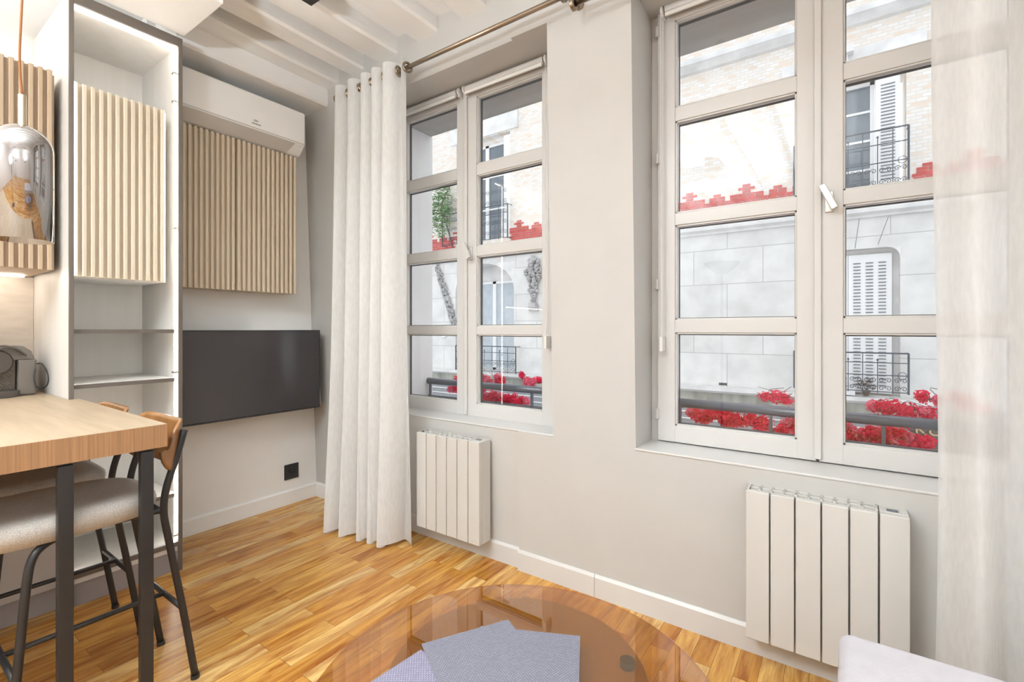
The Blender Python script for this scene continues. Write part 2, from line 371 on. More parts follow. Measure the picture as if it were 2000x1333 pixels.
# beams, slightly crooked, painted
def beam(name, x0, x1, z0, y1=1.98, y0=-3.3, seed=0, jit=.012, z1=2.93):
    bm = bm_(); N = 26; rings = []
    for i in range(N+1):
        y = y0+(y1-y0)*i/N
        j = lambda k: jit*noise.noise(Vector((y*1.3, seed*7.3+k*3.1, 0)))
        rings.append([bm.verts.new(p) for p in ((x0+j(0), y, z1), (x0+j(1), y, z0+j(2)+.012), (x0+.014+j(1), y, z0+j(2)), (x1-.014+j(3), y, z0+j(4)), (x1+j(3), y, z0+j(4)+.012), (x1+j(5), y, z1))])
    for a, b in zip(rings, rings[1:]):
        for k in range(6): bm.faces.new((a[k], a[(k+1) % 6], b[(k+1) % 6], b[k]))
    bm.faces.new(rings[0]); bm.faces.new(rings[-1][::-1])
    o = finish(name, bm, 'beam'); return tag(o, kind='structure')
BEAMS = [(-3.12, -2.845, 2.70), (-2.90, -2.718, 2.81), (-2.60, -2.456, 2.825), (-2.334, -2.151, 2.82), (-1.998, -1.827, 2.834), (-1.657, -1.49, 2.835),
         (-1.32, -1.15, 2.83), (-.98, -.81, 2.83), (-.64, -.47, 2.83), (-.30, -.12, 2.83), (.06, .24, 2.83), (.42, .60, 2.83), (.80, .98, 2.83), (1.2, 1.38, 2.83), (1.6, 1.78, 2.83), (2.0, 2.18, 2.83), (2.4, 2.58, 2.83), (2.8, 2.98, 2.83)]
for i, (a, b, z) in enumerate(BEAMS):
    beam('trim_%d' % (i+1), a, b, z, seed=i, jit=.004 if i == 0 else .014, y0=-3.3 if i > 1 else 1.02)
# plaster duct casing under the ceiling over the kitchen
tag(B('trim_19', 'wall', None, -2.69, -2.275, -3.3, 1.0, 2.655, 2.93, bevel=.004), kind='structure')

# ------------------------------------------------------------------ windows
YF = 2.15                      # inner face of the sashes
def window(name, mx, hw, zb, rows, gw, side, label):
    """mx: meeting line, hw: half width of the pair, rows: glass z ranges, gw: glass x ranges"""
    root = tag(empty(name, (mx, YF, zb)), kind='structure')
    x0, x1 = mx-hw, mx+hw; zt = rows[-1][1]+.055
    xa, xb = (WIN[0] if side == 'l' else WIN[1])
    # fixed frame (rebated in two steps)
    B('window_frame', 'white', root, (xa+.001, x0+.012, YF-.005, YF+.06, zb-.012, TOP), (x1-.012, xb-.001, YF-.005, YF+.06, zb-.012, TOP), (x0, x1, YF-.005, YF+.06, zt-.004, TOP), (x0, x1, YF+.01, YF+.06, zb-.012, zb+.02), bevel=.003)
    out = []
    for k, (ga, gb) in enumerate(gw):
        sx0, sx1 = (x0, mx-.004) if k == 0 else (mx+.004, x1)
        bm = bm_(); yf = YF-.022; yb = YF+.03
        box(bm, sx0, ga, yf, yb, zb, zt); box(bm, gb, sx1, yf, yb, zb, zt)
        zz = [zb]+[v for r in rows for v in r]+[zt]
        for i in range(0, len(zz), 2): box(bm, ga-.002, gb+.002, yf+(.0 if i in (0, len(zz)-2) else .004), yb, zz[i], zz[i+1])
        s = finish('sash', bm, 'white', root, bevel=.003)
        for (za, zb_) in rows:
            B('glass_pane', 'pane', s, ga-.004, gb+.004, YF+.010, YF+.014, za-.004, zb_+.004)
        # inner glazing beads and the dark spacer line of the double glazing
        bm = bm_(); bd = bm_()
        for (za, zb_) in rows:
            for (q0, q1, q2, q3) in ((ga, ga+.006, za, zb_), (gb-.006, gb, za, zb_), (ga, gb, za, za+.006), (ga, gb, zb_-.006, zb_)):
                box(bm, q0, q1, YF-.012, YF+.0085, q2, q3)
            u0, u1, w0, w1 = ga+.006, gb-.006, za+.006, zb_-.006
            for q in ((u0, u0+.003, w0, w1), (u1-.003, u1, w0, w1), (u0+.003, u1-.003, w0, w0+.003), (u0+.003, u1-.003, w1-.005, w1)):
                box(bd, q[0], q[1], YF+.015, YF+.027, q[2], q[3])
        finish('glazing_bead', bm, 'white', s); finish('glass_spacer', bd, 'grey_dark', s)
        hx = sx0 if k == 0 else sx1
        for hz in (zb+.12, zb+.70, zb+1.265, zb+1.835):
            bm = bm_(); tube(bm, [(hx, yf-.006, hz-.022), (hx, yf-.006, hz+.022)], .0065, 10); box(bm, hx-.011, hx+.011, yf-.003, yf+.004, hz-.018, hz+.018)
            finish('hinge', bm, 'white', s)
        if k == 1:
            # cover strip on the meeting stiles, and the turn handle
            B('cover_strip', 'white', s, mx-.012, mx+.012, yf-.012, yf-.001, zb+.01, zt-.01, bevel=.003)
        out.append(s)
    hz = (rows[1][1]+rows[2][0])/2-.005
    bm = bm_(); hx = mx+.035
    box(bm, hx-.012, hx+.014, YF-.032, YF-.021, hz-.045, hz+.032)
    box(bm, hx-.006, hx+.008, YF-.062, YF-.03, hz-.010, hz+.008)
    box(bm, hx-.010, hx+.012, YF-.072, YF-.055, hz-.045, hz+.055, rot=Matrix.Rotation(math.radians(-24), 3, 'Y'), piv=(hx, YF-.063, hz))
    h = finish('handle', bm, 'steel' if side == 'r' else 'white', out[1], bevel=.002)
    # sill board
    B('window_sill', 'white', root, xa-.004, xb+.004, Yw((xa+xb)/2, SILL)-.003, YF+.01, SILL-.004, SILL+.006, bevel=.003)
    return root
w1 = window('window_1', -1.817, .607, .69, [(.765, 1.168), (1.216, 1.622), (1.68, 2.09), (2.155, 2.545)], [(-2.335, -1.891), (-1.742, -1.298)], 'l', '')
w2 = window('window_2', -.082, .607, .70, [(.773, 1.184), (1.241, 1.658), (1.712, 2.118), (2.18, 2.565)], [(-.612, -.151), (-.003, .44)], 'r', '')
def blind(xa, xb, z, side, label, group='rolled up blinds on the window sashes'):
    t = thing('roller_blind', ((xa+xb)/2, 2.095, z-.02), label, 'blind', group)
    bm = bm_(); tube(bm, [(xa+.012, 2.095, z), (xb-.012, 2.095, z)], .019, 20); finish('fabric_roll', bm, 'white', t, smooth=False)
    B('bottom_bar', 'plastic', t, xa+.014, xb-.014, 2.074, 2.084, z-.036, z-.02, bevel=.002)
    for x, s in ((xa, -1), (xb, 1)):
        bm = bm_(); lathe(bm, [(.002, -.006), (.019, -.006), (.022, -.002), (.022, .004), (.012, .007), (.002, .007)], (x+s*.002, 2.095, z), 20, 'X')
        box(bm, x-.004, x+.004, 2.09, 2.129, z-.028, z+.02)
        finish('bracket', bm, 'plastic', t, smooth=False)
    if side:
        x = (xb-.003 if side > 0 else xa+.003); x += side*.008
        bm = bm_(); zc = 1.13
        tube(bm, [(x, 2.08, z-.015), (x, 2.088, zc+.03)], .0016, 6); tube(bm, [(x, 2.11, z-.015), (x, 2.104, zc+.03)], .0016, 6)
        finish('pull_cord', bm, 'plastic', t)
        B('cord_tensioner', 'plastic', t, x-.007, x+.007, 2.080, 2.126, zc-.03, zc+.035, bevel=.003)
blind(-1.80, -1.255, 2.585, 1, 'white roller blind rolled up on the right sash of the left window')
blind(-2.40, -1.845, 2.585, 0, 'white roller blind rolled up on the sash beside the white curtain')
blind(-.655, -.105, 2.60, -1, 'white roller blind over the left sash of the right window')
blind(-.06, .49, 2.60, 0, 'white roller blind over the sash behind the sheer right curtain')

# ------------------------------------------------------------------ outside our wall: rails, flowering branches
def guard(x0, x1, label):
    t = thing('window_guard_rail', ((x0+x1)/2, 2.49, .69), label, 'railing', 'guard rails outside the windows')
    bm = bm_(); tube(bm, [(x0-.01, 2.49, .822), (x1+.01, 2.49, .822)], .023, 16); finish('top_rail', bm, 'rail_ext', t, smooth=True)
    B('lower_rail', 'rail_ext', t, x0-.01, x1+.01, 2.484, 2.498, .708, .722)
    for k in range(4):
        x = x0+.03+(x1-x0-.06)*k/3
        B('upright', 'rail_ext', t, x-.007, x+.007, 2.484, 2.498, .60, .81)
guard(WIN[0][0], WIN[0][1], 'dark grey tubular guard rail outside the left window')
guard(WIN[1][0], WIN[1][1], 'dark grey tubular guard rail outside the right window')
tag(B('trim_20', 'stone_plain', None, (WIN[0][0]+.001, WIN[0][1]-.001, YF+.062, 2.60, SILL-.06, SILL-.015), (WIN[1][0]+.001, WIN[1][1]-.001, YF+.062, 2.60, SILL-.06, SILL-.015)), kind='structure')
for k_, (a_, b_) in enumerate(WIN):   # rendered white outer reveals
    tag(B('trim_%d' % (21+k_), 'reveal', None, (a_, a_+.012, YF+.065, YO+.01, SILL-.014, TOP-.001), (b_-.012, b_, YF+.065, YO+.01, SILL-.014, TOP-.001)), kind='structure')
def petals(seed, r, n=190):
    rnd = random.Random(seed); bm = bm_()
    for _ in range(n):
        d = Vector((rnd.gauss(0, 1), rnd.gauss(0, 1), rnd.gauss(0, 1))).normalized(); p = d*r*rnd.uniform(.3, 1.15); p.x *= 1.5
        s = rnd.uniform(.0035, .0075); R_ = d.to_track_quat('Z', 'Y').to_matrix() @ Matrix.Rotation(rnd.uniform(0, 6.3), 3, 'Z')
        c = bm.verts.new(p)
        ring = [bm.verts.new(p+R_ @ Vector((s*math.cos(a)*(1+.3*rnd.random()), s*math.sin(a), s*(.45+.3*rnd.random())))) for a in [k*2*PI/5 for k in range(5)]]
        for k in range(5): bm.faces.new((c, ring[k], ring[(k+1) % 5]))
    return bm
def mk_mesh(bm, name, m):
    me = bpy.data.meshes.new(name); bm.to_mesh(me); bm.free(); me.materials.append(M[m]); return me
PET = [mk_mesh(petals(k, .022+.004*(k % 3)), 'blossom_cluster', 'petal' if k % 3 else 'petal_pink') for k in range(6)]
def branch(x0, z0, x1, z1, n, label, y=2.555, sag=.015, spread=.022, seed=1):
    rnd = random.Random(seed); xm = (x0+x1)/2
    t = thing('flowering_branch', (xm, y, min(z0, z1)-.02), label, 'branch', 'red flowering branches along the guard rails')
    pts = [(x0+(x1-x0)*i/7, y+rnd.uniform(-.01, .01), z0+(z1-z0)*i/7-sag*math.sin(PI*i/7)+rnd.uniform(-.006, .006)) for i in range(8)]
    bm = bm_(); tube(bm, smoothpath(pts, 4), .0022, 5)
    for i in range(1, 7):
        p = Vector(pts[i]); tube(bm, smoothpath([p, p+Vector((rnd.uniform(-.03, .03), rnd.uniform(-.015, .015), rnd.uniform(.0, .035))), p+Vector((rnd.uniform(-.06, .06), rnd.uniform(-.02, .02), rnd.uniform(.01, .05)))], 3), .0013, 4)
    finish('stem', bm, 'twig', t)
    for k in range(n):
        u = (k+.5)/n; i = u*7; a = int(i); f = i-a; p = Vector(pts[a]).lerp(Vector(pts[min(a+1, 7)]), f)
        o = bpy.data.objects.new('blossom_cluster', PET[rnd.randrange(6)]); COL.objects.link(o); o.parent = t
        o.location = p+Vector((rnd.uniform(-.012, .012), rnd.uniform(-.015, .015), rnd.uniform(-spread, spread)))-t.location
        o.rotation_euler = (rnd.uniform(0, 6), rnd.uniform(0, .6), rnd.uniform(0, 6)); sc = rnd.uniform(.75, 1.15); o.scale = (sc,)*3
branch(-.68, .765, -.46, .770, 8, 'red blossoms at the left jamb of the right window', seed=1)
branch(-.53, .755, -.32, .775, 8, 'red blossoms below the rail, second spray from the left jamb of the right window', seed=2, y=2.57)
branch(-.36, .745, -.14, .700, 9, 'red blossoms crossing low behind the left sash of the right window', seed=3)
branch(-.24, .760, -.08, .765, 6, 'red blossoms just under the rail beside the meeting stiles', seed=4, y=2.58)
branch(-.33, .865, -.20, .882, 3, 'small red spray rising above the rail behind the left sash of the right window', seed=5, sag=-.005, spread=.01)
branch(-.02, .765, .21, .710, 12, 'dense red blossoms below the rail at the left of the right sash', seed=6)
branch(-.01, .735, .19, .745, 9, 'pink-red blossoms filling the lowest corner of the right sash', seed=7, y=2.59)
branch(.10, .765, .30, .735, 9, 'long red spray ending near the brown shop fascia', seed=8, y=2.60)
branch(.09, .868, .30, .880, 7, 'red blossoms standing above the rail in the right sash', seed=9, sag=.01)
branch(.25, .905, .46, .88, 5, 'red spray above the rail at the edge of the sheer curtain', seed=10, sag=-.03)
branch(-2.36, .775, -2.18, .77, 7, 'red blossoms below the rail in the left sash of the left window', seed=11)
branch(-2.26, .865, -2.12, .87, 3, 'little red blossom above the rail in the left sash of the left window', seed=12, spread=.01)
branch(-2.10, .775, -1.82, .745, 11, 'dense red blossoms below the rail in the right sash of the left window', seed=13)
branch(-1.98, .745, -1.68, .730, 9, 'lowest red blossoms in the right sash of the left window', seed=14, y=2.58)
branch(-2.06, .870, -1.84, .868, 6, 'red blossoms standing above the rail in the right sash of the left window', seed=15)
branch(-1.72, .885, -1.52, .87, 6, 'red spray above the rail at the right jamb of the left window', seed=16)

# ------------------------------------------------------------------ the building across the street
YB = 8.0
bld = thing('apartment_building', (-2, YB, -3), 'cream brick and limestone street front facing the windows', 'building')
flat = lambda X, z: YB
LOWW = [(-.50, .60, .30, 2.29), (-7.15, -5.55, .30, 2.60)]
UPW = [(-.50, .66, 3.12, 4.62), (-7.12, -5.65, 3.10, 5.30)]
def grid(rows):
    return sorted(set(v for r in rows for v in r))
wall_cells('stone_storey', grid([(-9.5, 4)]+[(h[0], h[1]) for h in LOWW]), grid([(.2, 2.70)]+[(h[2], h[3]) for h in LOWW]), [h for h in LOWW], 'stone', bld, flat, YB+.5)
wall_cells('brick_storey', grid([(-9.5, 4)]+[(h[0], h[1]) for h in UPW]), grid([(2.86, 7.5)]+[(h[2], h[3]) for h in UPW]), [h for h in UPW], 'brick', bld, flat, YB+.5)
# cornice
bm = bm_(); prof = [(YB+.3, 2.70), (YB-.04, 2.70), (YB-.05, 2.73), (YB-.12, 2.76), (YB-.13, 2.80), (YB-.13, 2.83), (YB-.02, 2.87), (YB+.3, 2.88)]
hexa(bm, [(-9.5, y, z) for y, z in prof], [(4, y, z) for y, z in prof]); finish('cornice', bm, 'stone_plain', bld)
bm = bm_(); prof = [(YB+.3, .19), (YB-.02, .19), (YB-.07, .215), (YB-.10, .23), (YB-.10, .285), (YB+.3, .30)]
hexa(bm, [(-9.5, y, z) for y, z in prof], [(4, y, z) for y, z in prof]); finish('sill_course', bm, 'stone_plain', bld)
B('weathered_band', 'stone_dark', bld, -9.5, 4, YB+.01, YB+.3, .02, .19)  # darker strip of stone under the sill course
# red stepped brick frieze
bm = bm_(); rnd = random.Random(4); RH = .046
inwin = lambda x: any(h[0]-.02 < x < h[1]+.02 for h in UPW)
def row(z, x0, x1):
    n = max(1, round((x1-x0)/.118)); w = (x1-x0)/n
    for i in range(n):
        a, b = x0+i*w, x0+(i+1)*w
        if inwin((a+b)/2): continue
        d = rnd.uniform(0, .003); box(bm, a+.004, b-.004, YB-.008-d, YB+.02, z+.004, z+RH-.004)
for r in range(7):
    row(2.883+r*RH, -9.44+(r % 2)*.06, 3.9)
k = -9
while True:
    X = -1.225+k*.84; k += 1
    if X > 3.6: break
    if X < -9.2: continue
    z = 3.189
    row(z, X-.236, X+.236); row(z, X+.42-.118, X+.42+.118)
    row(z+RH, X-.236, X+.236); row(z+RH, X+.42-.118, X+.42+.118)
    row(z+2*RH, X-.059, X+.059); row(z+2*RH, X+.42-.059, X+.42+.059)
    row(z+3*RH, X-.118, X+.118); row(z+4*RH, X-.059, X+.059)
finish('red_brick_frieze', bm, 'redbrick', bld)
bm = bm_(); box(bm, -9.5, UPW[1][0], YB-.003, YB+.02, 2.88, 3.19); box(bm, UPW[1][1], UPW[0][0], YB-.003, YB+.02, 2.88, 3.19); box(bm, UPW[0][1], 4, YB-.003, YB+.02, 2.88, 3.19)
finish('mortar_bed', bm, 'mortar', bld)
# white stone lintels and upper moulding
for (a, b, z0, z1) in ((-.75, .86, 4.64, 5.02), (-7.3, -5.45, 5.32, 5.95)):
    B('stone_lintel', 'stone_plain', bld, a, b, YB-.03, YB+.1, z0, z1)
B('lintel_bracket', 'stone_plain', bld, (-.34, .10, YB-.16, YB+.02, 4.94, 5.03), (-.28, .04, YB-.10, YB+.02, 4.72, 4.94))
bm = bm_(); prof = [(YB+.1, 5.32), (YB-.06, 5.34), (YB-.18, 5.42), (YB-.18, 5.50), (YB+.1, 5.54)]
hexa(bm, [(-4.6, y, z) for y, z in prof], [(4, y, z) for y, z in prof]); finish('upper_moulding', bm, 'stone_plain', bld)
# right lower window: closed louvred shutters
def shutter_leaf(x0, x1, z0, z1, parent):
    s = B('shutter', 'shutter', parent, x0, x1, YB+.10, YB+.14, z0, z1)
    bm = bm_(); w = (x1-x0); nb = 3
    for c in range(nb):
        a = x0+w*(.12+.29*c); b = a+w*.17
        z = z0+.1
        while z < z1-.1:
            box(bm, a, b, YB+.088, YB+.099, z, z+.012); z += .045
    finish('louvre_slots', bm, 'rail_ext', s)
    return s
lw = B('lower_window_recess', 'stone_plain', bld, (-.50, .60, YB+.16, YB+.2, .3, 2.29))
shutter_leaf(-.44, .04, .33, 2.22, lw); shutter_leaf(.045, .52, .33, 2.22, lw)
bm = bm_()   # rounded upper corners of the opening
for sx, xc in ((1, -.50), (-1, .60)):
    for i in range(6):
        a0, a1 = i*PI/12, (i+1)*PI/12; r = .14
        p = lambda a: (xc+sx*(r-r*math.cos(a)), 2.29-r+r*math.sin(a))
        q0, q1 = p(a0), p(a1)
        hexa(bm, [(xc, YB, q0[1]), (q0[0], YB, q0[1]), (q1[0], YB, q1[1]), (xc, YB, q1[1])], [(xc, YB+.2, q0[1]), (q0[0], YB+.2, q0[1]), (q1[0], YB+.2, q1[1]), (xc, YB+.2, q1[1])])
finish('opening_corners', bm, 'stone_plain', lw)
# keystone joints over it
bm = bm_(); box(bm, .14, .146, YB-.002, YB+.01, 2.30, 2.70, rot=Matrix.Rotation(.12, 3, 'Y')); box(bm, .42, .426, YB-.002, YB+.01, 2.32, 2.70, rot=Matrix.Rotation(.3, 3, 'Y')); finish('arch_joints', bm, 'rail_ext', bld)
# casement windows with glass
def casement(x0, x1, z0, z1, parent, cols=2, rows=3, fr='shutter', gl='skyglass', dy=.22):
    f = bm_(); t = .05
    box(f, x0, x0+t, YB+dy-.03, YB+dy+.03, z0, z1); box(f, x1-t, x1, YB+dy-.03, YB+dy+.03, z0, z1)
    box(f, x0, x1, YB+dy-.03, YB+dy+.03, z1-t, z1); box(f, x0, x1, YB+dy-.03, YB+dy+.03, z0, z0+t)
    for c in range(1, cols): xx = x0+(x1-x0)*c/cols; box(f, xx-.045, xx+.045, YB+dy-.03, YB+dy+.03, z0, z1)
    for r in range(1, rows): zz = z0+(z1-z0)*r/rows; box(f, x0, x1, YB+dy-.02, YB+dy+.02, zz-.015, zz+.015)
    s = finish('casement', f, fr, parent)
    B('window_pane', gl, s, x0+.01, x1-.01, YB+dy+.0, YB+dy+.008, z0+.01, z1-.01)
    return s
casement(-.50, .34, 3.0, 4.61, bld, 2, 4)
s = B('folded_shutter', 'shutter', bld, .345, .60, YB+.05, YB+.20, 3.10, 4.60)
bm = bm_(); z = 3.2
while z < 4.5:
    box(bm, .40, .55, YB+.04, YB+.049, z, z+.012); z += .045
finish('louvre_slots', bm, 'rail_ext', s)
casement(-6.95, -5.84, 3.10, 5.20, bld, 2, 3)
B('folded_shutter', 'shutter', bld, (-7.11, -6.96, YB+.04, YB+.2, 3.1, 5.25)); B('folded_shutter', 'shutter', bld, (-5.84, -5.66, YB+.04, YB+.2, 3.1, 5.25))
# arched lower windows at the left
for (x0, x1, zt) in ((-7.15, -5.55, 2.60),):
    a = bm_(); xc, r = (x0+x1)/2, (x1-x0)/2; N = 14
    for i in range(N):
        b0, b1 = PI*i/N, PI*(i+1)/N; p = lambda b: (xc-r*math.cos(b), zt-r*.75+r*.75*math.sin(b))
        q0, q1 = p(b0), p(b1)
        hexa(a, [(q0[0], YB, q0[1]), (q1[0], YB, q1[1]), (q1[0], YB, zt+.002), (q0[0], YB, zt+.002)], [(q0[0], YB+.5, q0[1]), (q1[0], YB+.5, q1[1]), (q1[0], YB+.5, zt+.002), (q0[0], YB+.5, zt+.002)])
    finish('window_arch', a, 'stone_plain', bld)
    casement(x0, x1, .3, zt-.35, bld, 2, 2, gl='blue_curtain', dy=.42)
    B('arch_tympanum', 'stone_plain', bld, x0, x1, YB+.44, YB+.495, zt-.36, zt)
# balconies with scrollwork
def spiral(cx, cz, r, turns, a0, sgn, y, n=14):
    return [(cx+r*(1-i/n*.8)*math.cos(a0+sgn*turns*2*PI*i/n), y, cz+r*(1-i/n*.8)*math.sin(a0+sgn*turns*2*PI*i/n)) for i in range(n+1)]
def balcony(x0, x1, z0, z1, scroll=.45, dense=False):
    y = YB-.16; bal = bm_()
    for z in (z1, z0+(z1-z0)*scroll, z0+.02, z1-(z1-z0)*.24): tube(bal, [(x0, y, z), (x1, y, z)], .011 if z == z1 else .007, 6)
    for x in (x0, x1): tube(bal, [(x, y, z0), (x, y, z1)], .013, 6); tube(bal, [(x, y, z1), (x, YB+.02, z1)], .008, 6); tube(bal, [(x, y, z0+.02), (x, YB+.02, z0+.02)], .008, 6)
    n = 8; w = (x1-x0)/n
    for i in range(1, n):
        x = x0+i*w; tube(bal, [(x, y, z0), (x, y, z1 if i % 2 else z1-.1)], .006, 6)
        if i % 2 == 0: lathe(bal, [(.001, -.018), (.013, -.006), (.013, .006), (.001, .018)], (x, y, z1-.09), 8)
    o = finish('balcony_railing', bal, 'iron', bld)
    sc = bm_(); H_ = (z1-z0)*scroll
    for lev in ((0.28, .72) if not dense else (.2, .5, .8, 1.1, 1.4)):
        for i in range(n):
            xc = x0+(i+.5)*w; cz = z0+H_*lev
            tube(sc, spiral(xc-w*.22, cz, w*.22, 1.3, 0, 1, y), .0045, 5); tube(sc, spiral(xc+w*.22, cz, w*.22, 1.3, PI, -1, y), .0045, 5)
    for x in (x0+.06, x1-.06): tube(sc, [(x+.045*math.cos(a*PI/8), y, z0+H_+.045*math.sin(a*PI/8)) for a in range(16)], .004, 5, closed=True)
    finish('scrollwork', sc, 'iron', o)
balcony(-.585, .67, .36, .885); balcony(-.585, .67, 3.02, 3.80); balcony(-7.0, -5.40, .30, .84); balcony(-7.4, -5.60, 3.05, 3.75, 1.0, True)
# carved console brackets
def lumpy(name, pts, seed, m='carved'):
    bm = bm_(); rnd = random.Random(seed)
    for (x, z, r, dep) in pts:
        for _ in range(max(6, int(r*230))):
            a = rnd.uniform(0, 6.28); q = rnd.random()**.5*r
            g = bmesh.ops.create_icosphere(bm, subdivisions=2, radius=rnd.uniform(.14, .30)*r)
            bmesh.ops.translate(bm, verts=g['verts'], vec=(x+q*math.cos(a)*.8, YB-rnd.uniform(.3, .8)*dep*(1-q/r*.5), z+q*math.sin(a)))
    for v in bm.verts:
        d = noise.noise_vector(v.co*22); v.co += d*.018
    return finish(name, bm, m, bld, smooth=True)
lumpy('carved_bracket', [(-5.04, 2.48, .16, .22), (-5.16, 2.30, .12, .2), (-4.92, 2.30, .12, .2), (-5.04, 2.22, .17, .24), (-5.05, 2.0, .13, .2), (-5.06, 1.84, .09, .14), (-5.06, 1.72, .06, .1)], 3)
B('carved_bracket_foot', 'carved', bld, (-5.16, -4.96, YB-.06, YB+.02, 1.56, 1.68), (-5.13, -4.99, YB-.10, YB+.02, 1.62, 1.72))
lumpy('carved_garland', [(-7.68+i*.055, 2.60-i*.115-(i*i)*.002, .085+.003*i, .12) for i in range(10)], 5)
bm = bm_(); tube(bm, smoothpath([(-7.66, YB-.02, 2.35), (-7.50, YB-.03, 2.0), (-7.34, YB-.03, 1.6), (-7.24, YB-.02, 1.25)]), .03, 8); finish('console_scroll', bm, 'carved', bld, smooth=True)
# small things on its ledge and at street level
bm = bm_(); tube(bm, [(-7.56, YB-.005, 1.02), (-7.42, YB-.03, 1.03)], .022, 12); tube(bm, [(-7.5, YB+.01, 1.02), (-7.5, YB-.03, 1.02)], .012, 8); finish('overflow_pipe', bm, 'shutter', bld)
B('wall_vent', 'grey_dark', bld, -1.62, -1.50, YB-.004, YB+.01, .315, .355)
B('shop_front', 'shopmetal', bld, -9.5, 4, YB+.0, YB+.3, -3, .02)
B('shop_fascia', 'shopwood', bld, (.70, 2.6, YB-.06, YB+.01, -.40, .0))
bm = bm_()
for z in (-.05, -.13, -.24, -.36): box(bm, -9.5, .68, YB-.03, YB+.01, z-.02, z)
finish('shop_blind_slats', bm, 'stone_plain', bld)
textmesh('shop_lettering', 'KUR', .20, 'ochre', bld, Vector((.93, YB-.066, -.085)), Matrix.Rotation(PI/2, 3, 'X'), .004)
tag(B('street', 'asphalt', None, -12, 8, 2.7, 9, -3.2, -3.0), kind='structure')
def crate():
    t = tag(B('window_box', 'shutter', None, -.34, .12, 7.94-.02, 8.05, .302, .40), 'pale planter box on the ledge behind the lower balcony railing', 'planter')
crate()
t = thing('potted_plant', (.24, 7.97, .302), 'dry potted bush behind the lower balcony railing', 'plant')
bm = bm_(); lathe(bm, [(.03, 0), (.05, .06), (.055, .06), (.055, .07), (.001, .07)], (.24, 7.97, .302), 14); finish('pot', bm, 'shopwood', t)
def leafball(name, c, R3, n, seed, m, parent, s0=.012):
    rnd = random.Random(seed); bm = bm_()
    for _ in range(n):
        d = Vector((rnd.gauss(0, 1), rnd.gauss(0, 1), rnd.gauss(0, 1))).normalized()*rnd.random()**.4
        p = Vector(c)+Vector((d.x*R3[0], d.y*R3[1], d.z*R3[2])); s = rnd.uniform(.7, 1.3)*s0
        R_ = Matrix.Rotation(rnd.uniform(0, 6), 3, 'Z') @ Matrix.Rotation(rnd.uniform(-1, 1), 3, 'X')
        q = [bm.verts.new(p+R_ @ Vector(v)) for v in ((-s, 0, 0), (0, -s*.5, .2*s), (s*1.2, 0, 0), (0, s*.5, .2*s))]
        bm.faces.new(q)
    return finish(name, bm, m, parent)
leafball('foliage', (.24, 7.97, .44), (.11, .05, .09), 160, 2, 'twig', t, .02)
t = thing('climbing_ivy', (-7.35, 7.95, 2.9), 'green ivy trailing over the upper balcony at the far left', 'plant')
bm = bm_(); tube(bm, smoothpath([(-7.2, 7.97, 3.02), (-7.35, 7.95, 3.5), (-7.5, 7.93, 4.0), (-7.25, 7.95, 4.45)]), .012, 5); finish('stem', bm, 'twig', t)
leafball('foliage', (-7.36, 7.74, 3.85), (.34, .14, .68), 650, 3, 'leaf', t, .045)

# ================================================================== CURTAINS
def rod(x0, x1, y, z, label, ends):
    t = thing('curtain_rod', ((x0+x1)/2, y, z), label, 'curtain rod', 'bronze curtain rods above the windows')
    bm = bm_(); tube(bm, [(x0, y, z), (x1, y, z)], .0115, 20); finish('pole', bm, 'brass', t, smooth=True)
    for x, s in ends:
        bm = bm_(); lathe(bm, [(.001, -.010), (.020, -.010), (.026, -.006), (.026, .006), (.020, .010), (.014, .010), (.012, .004), (.001, .004)] if s < 0 else [(.001, -.01), (.024, -.008), (.026, .006), (.001, .01)], (x, y, z), 24, 'X'); finish('end_cap', bm, 'brass', t)
        xb = x+.16 if s < 0 and x < -2 else (x+.45 if s < 0 else x+.03 if x < 0 else x-.1)
        bm = bm_(); yw = Yw(xb, z); tube(bm, [(min(xb, x+.0 if s > 0 and x < 0 else xb), y, z), (xb, yw-.004, z)], .006, 10); lathe(bm, [(.001, -.006), (.02, -.006), (.02, .001), (.001, .001)], (xb, yw-.002, z), 18, 'Y'); finish('wall_bracket', bm, 'brass', t)
RY = 1.79
rod(-2.575, -.985, RY, 2.625, 'thin bronze rod carrying the white curtain at the left window', [(-2.575, -1), (-.985, 1)])
rod(-.937, 1.9, RY, 2.572, 'bronze rod whose round end cap shows above the pier between the windows', [(-.937, -1), (1.9, 1)])
def curtain(name, u_fn, nu, nv, z_top, z_bot, m, parent=None):
    bm = bm_(); g = []
    for j in range(nv+1):
        v = j/nv; rowv = []
        for i in range(nu+1):
            x, y, dz = u_fn(i/nu, v); rowv.append(bm.verts.new((x, y, z_top+(z_bot-z_top)*v+dz)))
        g.append(rowv)
    for j in range(nv):
        for i in range(nu): bm.faces.new((g[j][i], g[j][i+1], g[j+1][i+1], g[j+1][i]))
    return finish(name, bm, m, parent, smooth=True)
cur = thing('curtain', (-2.25, RY, .01), 'gathered white linen curtain hanging between the screen wall and left window', 'curtain', 'white voile curtains')
NF = 5.5
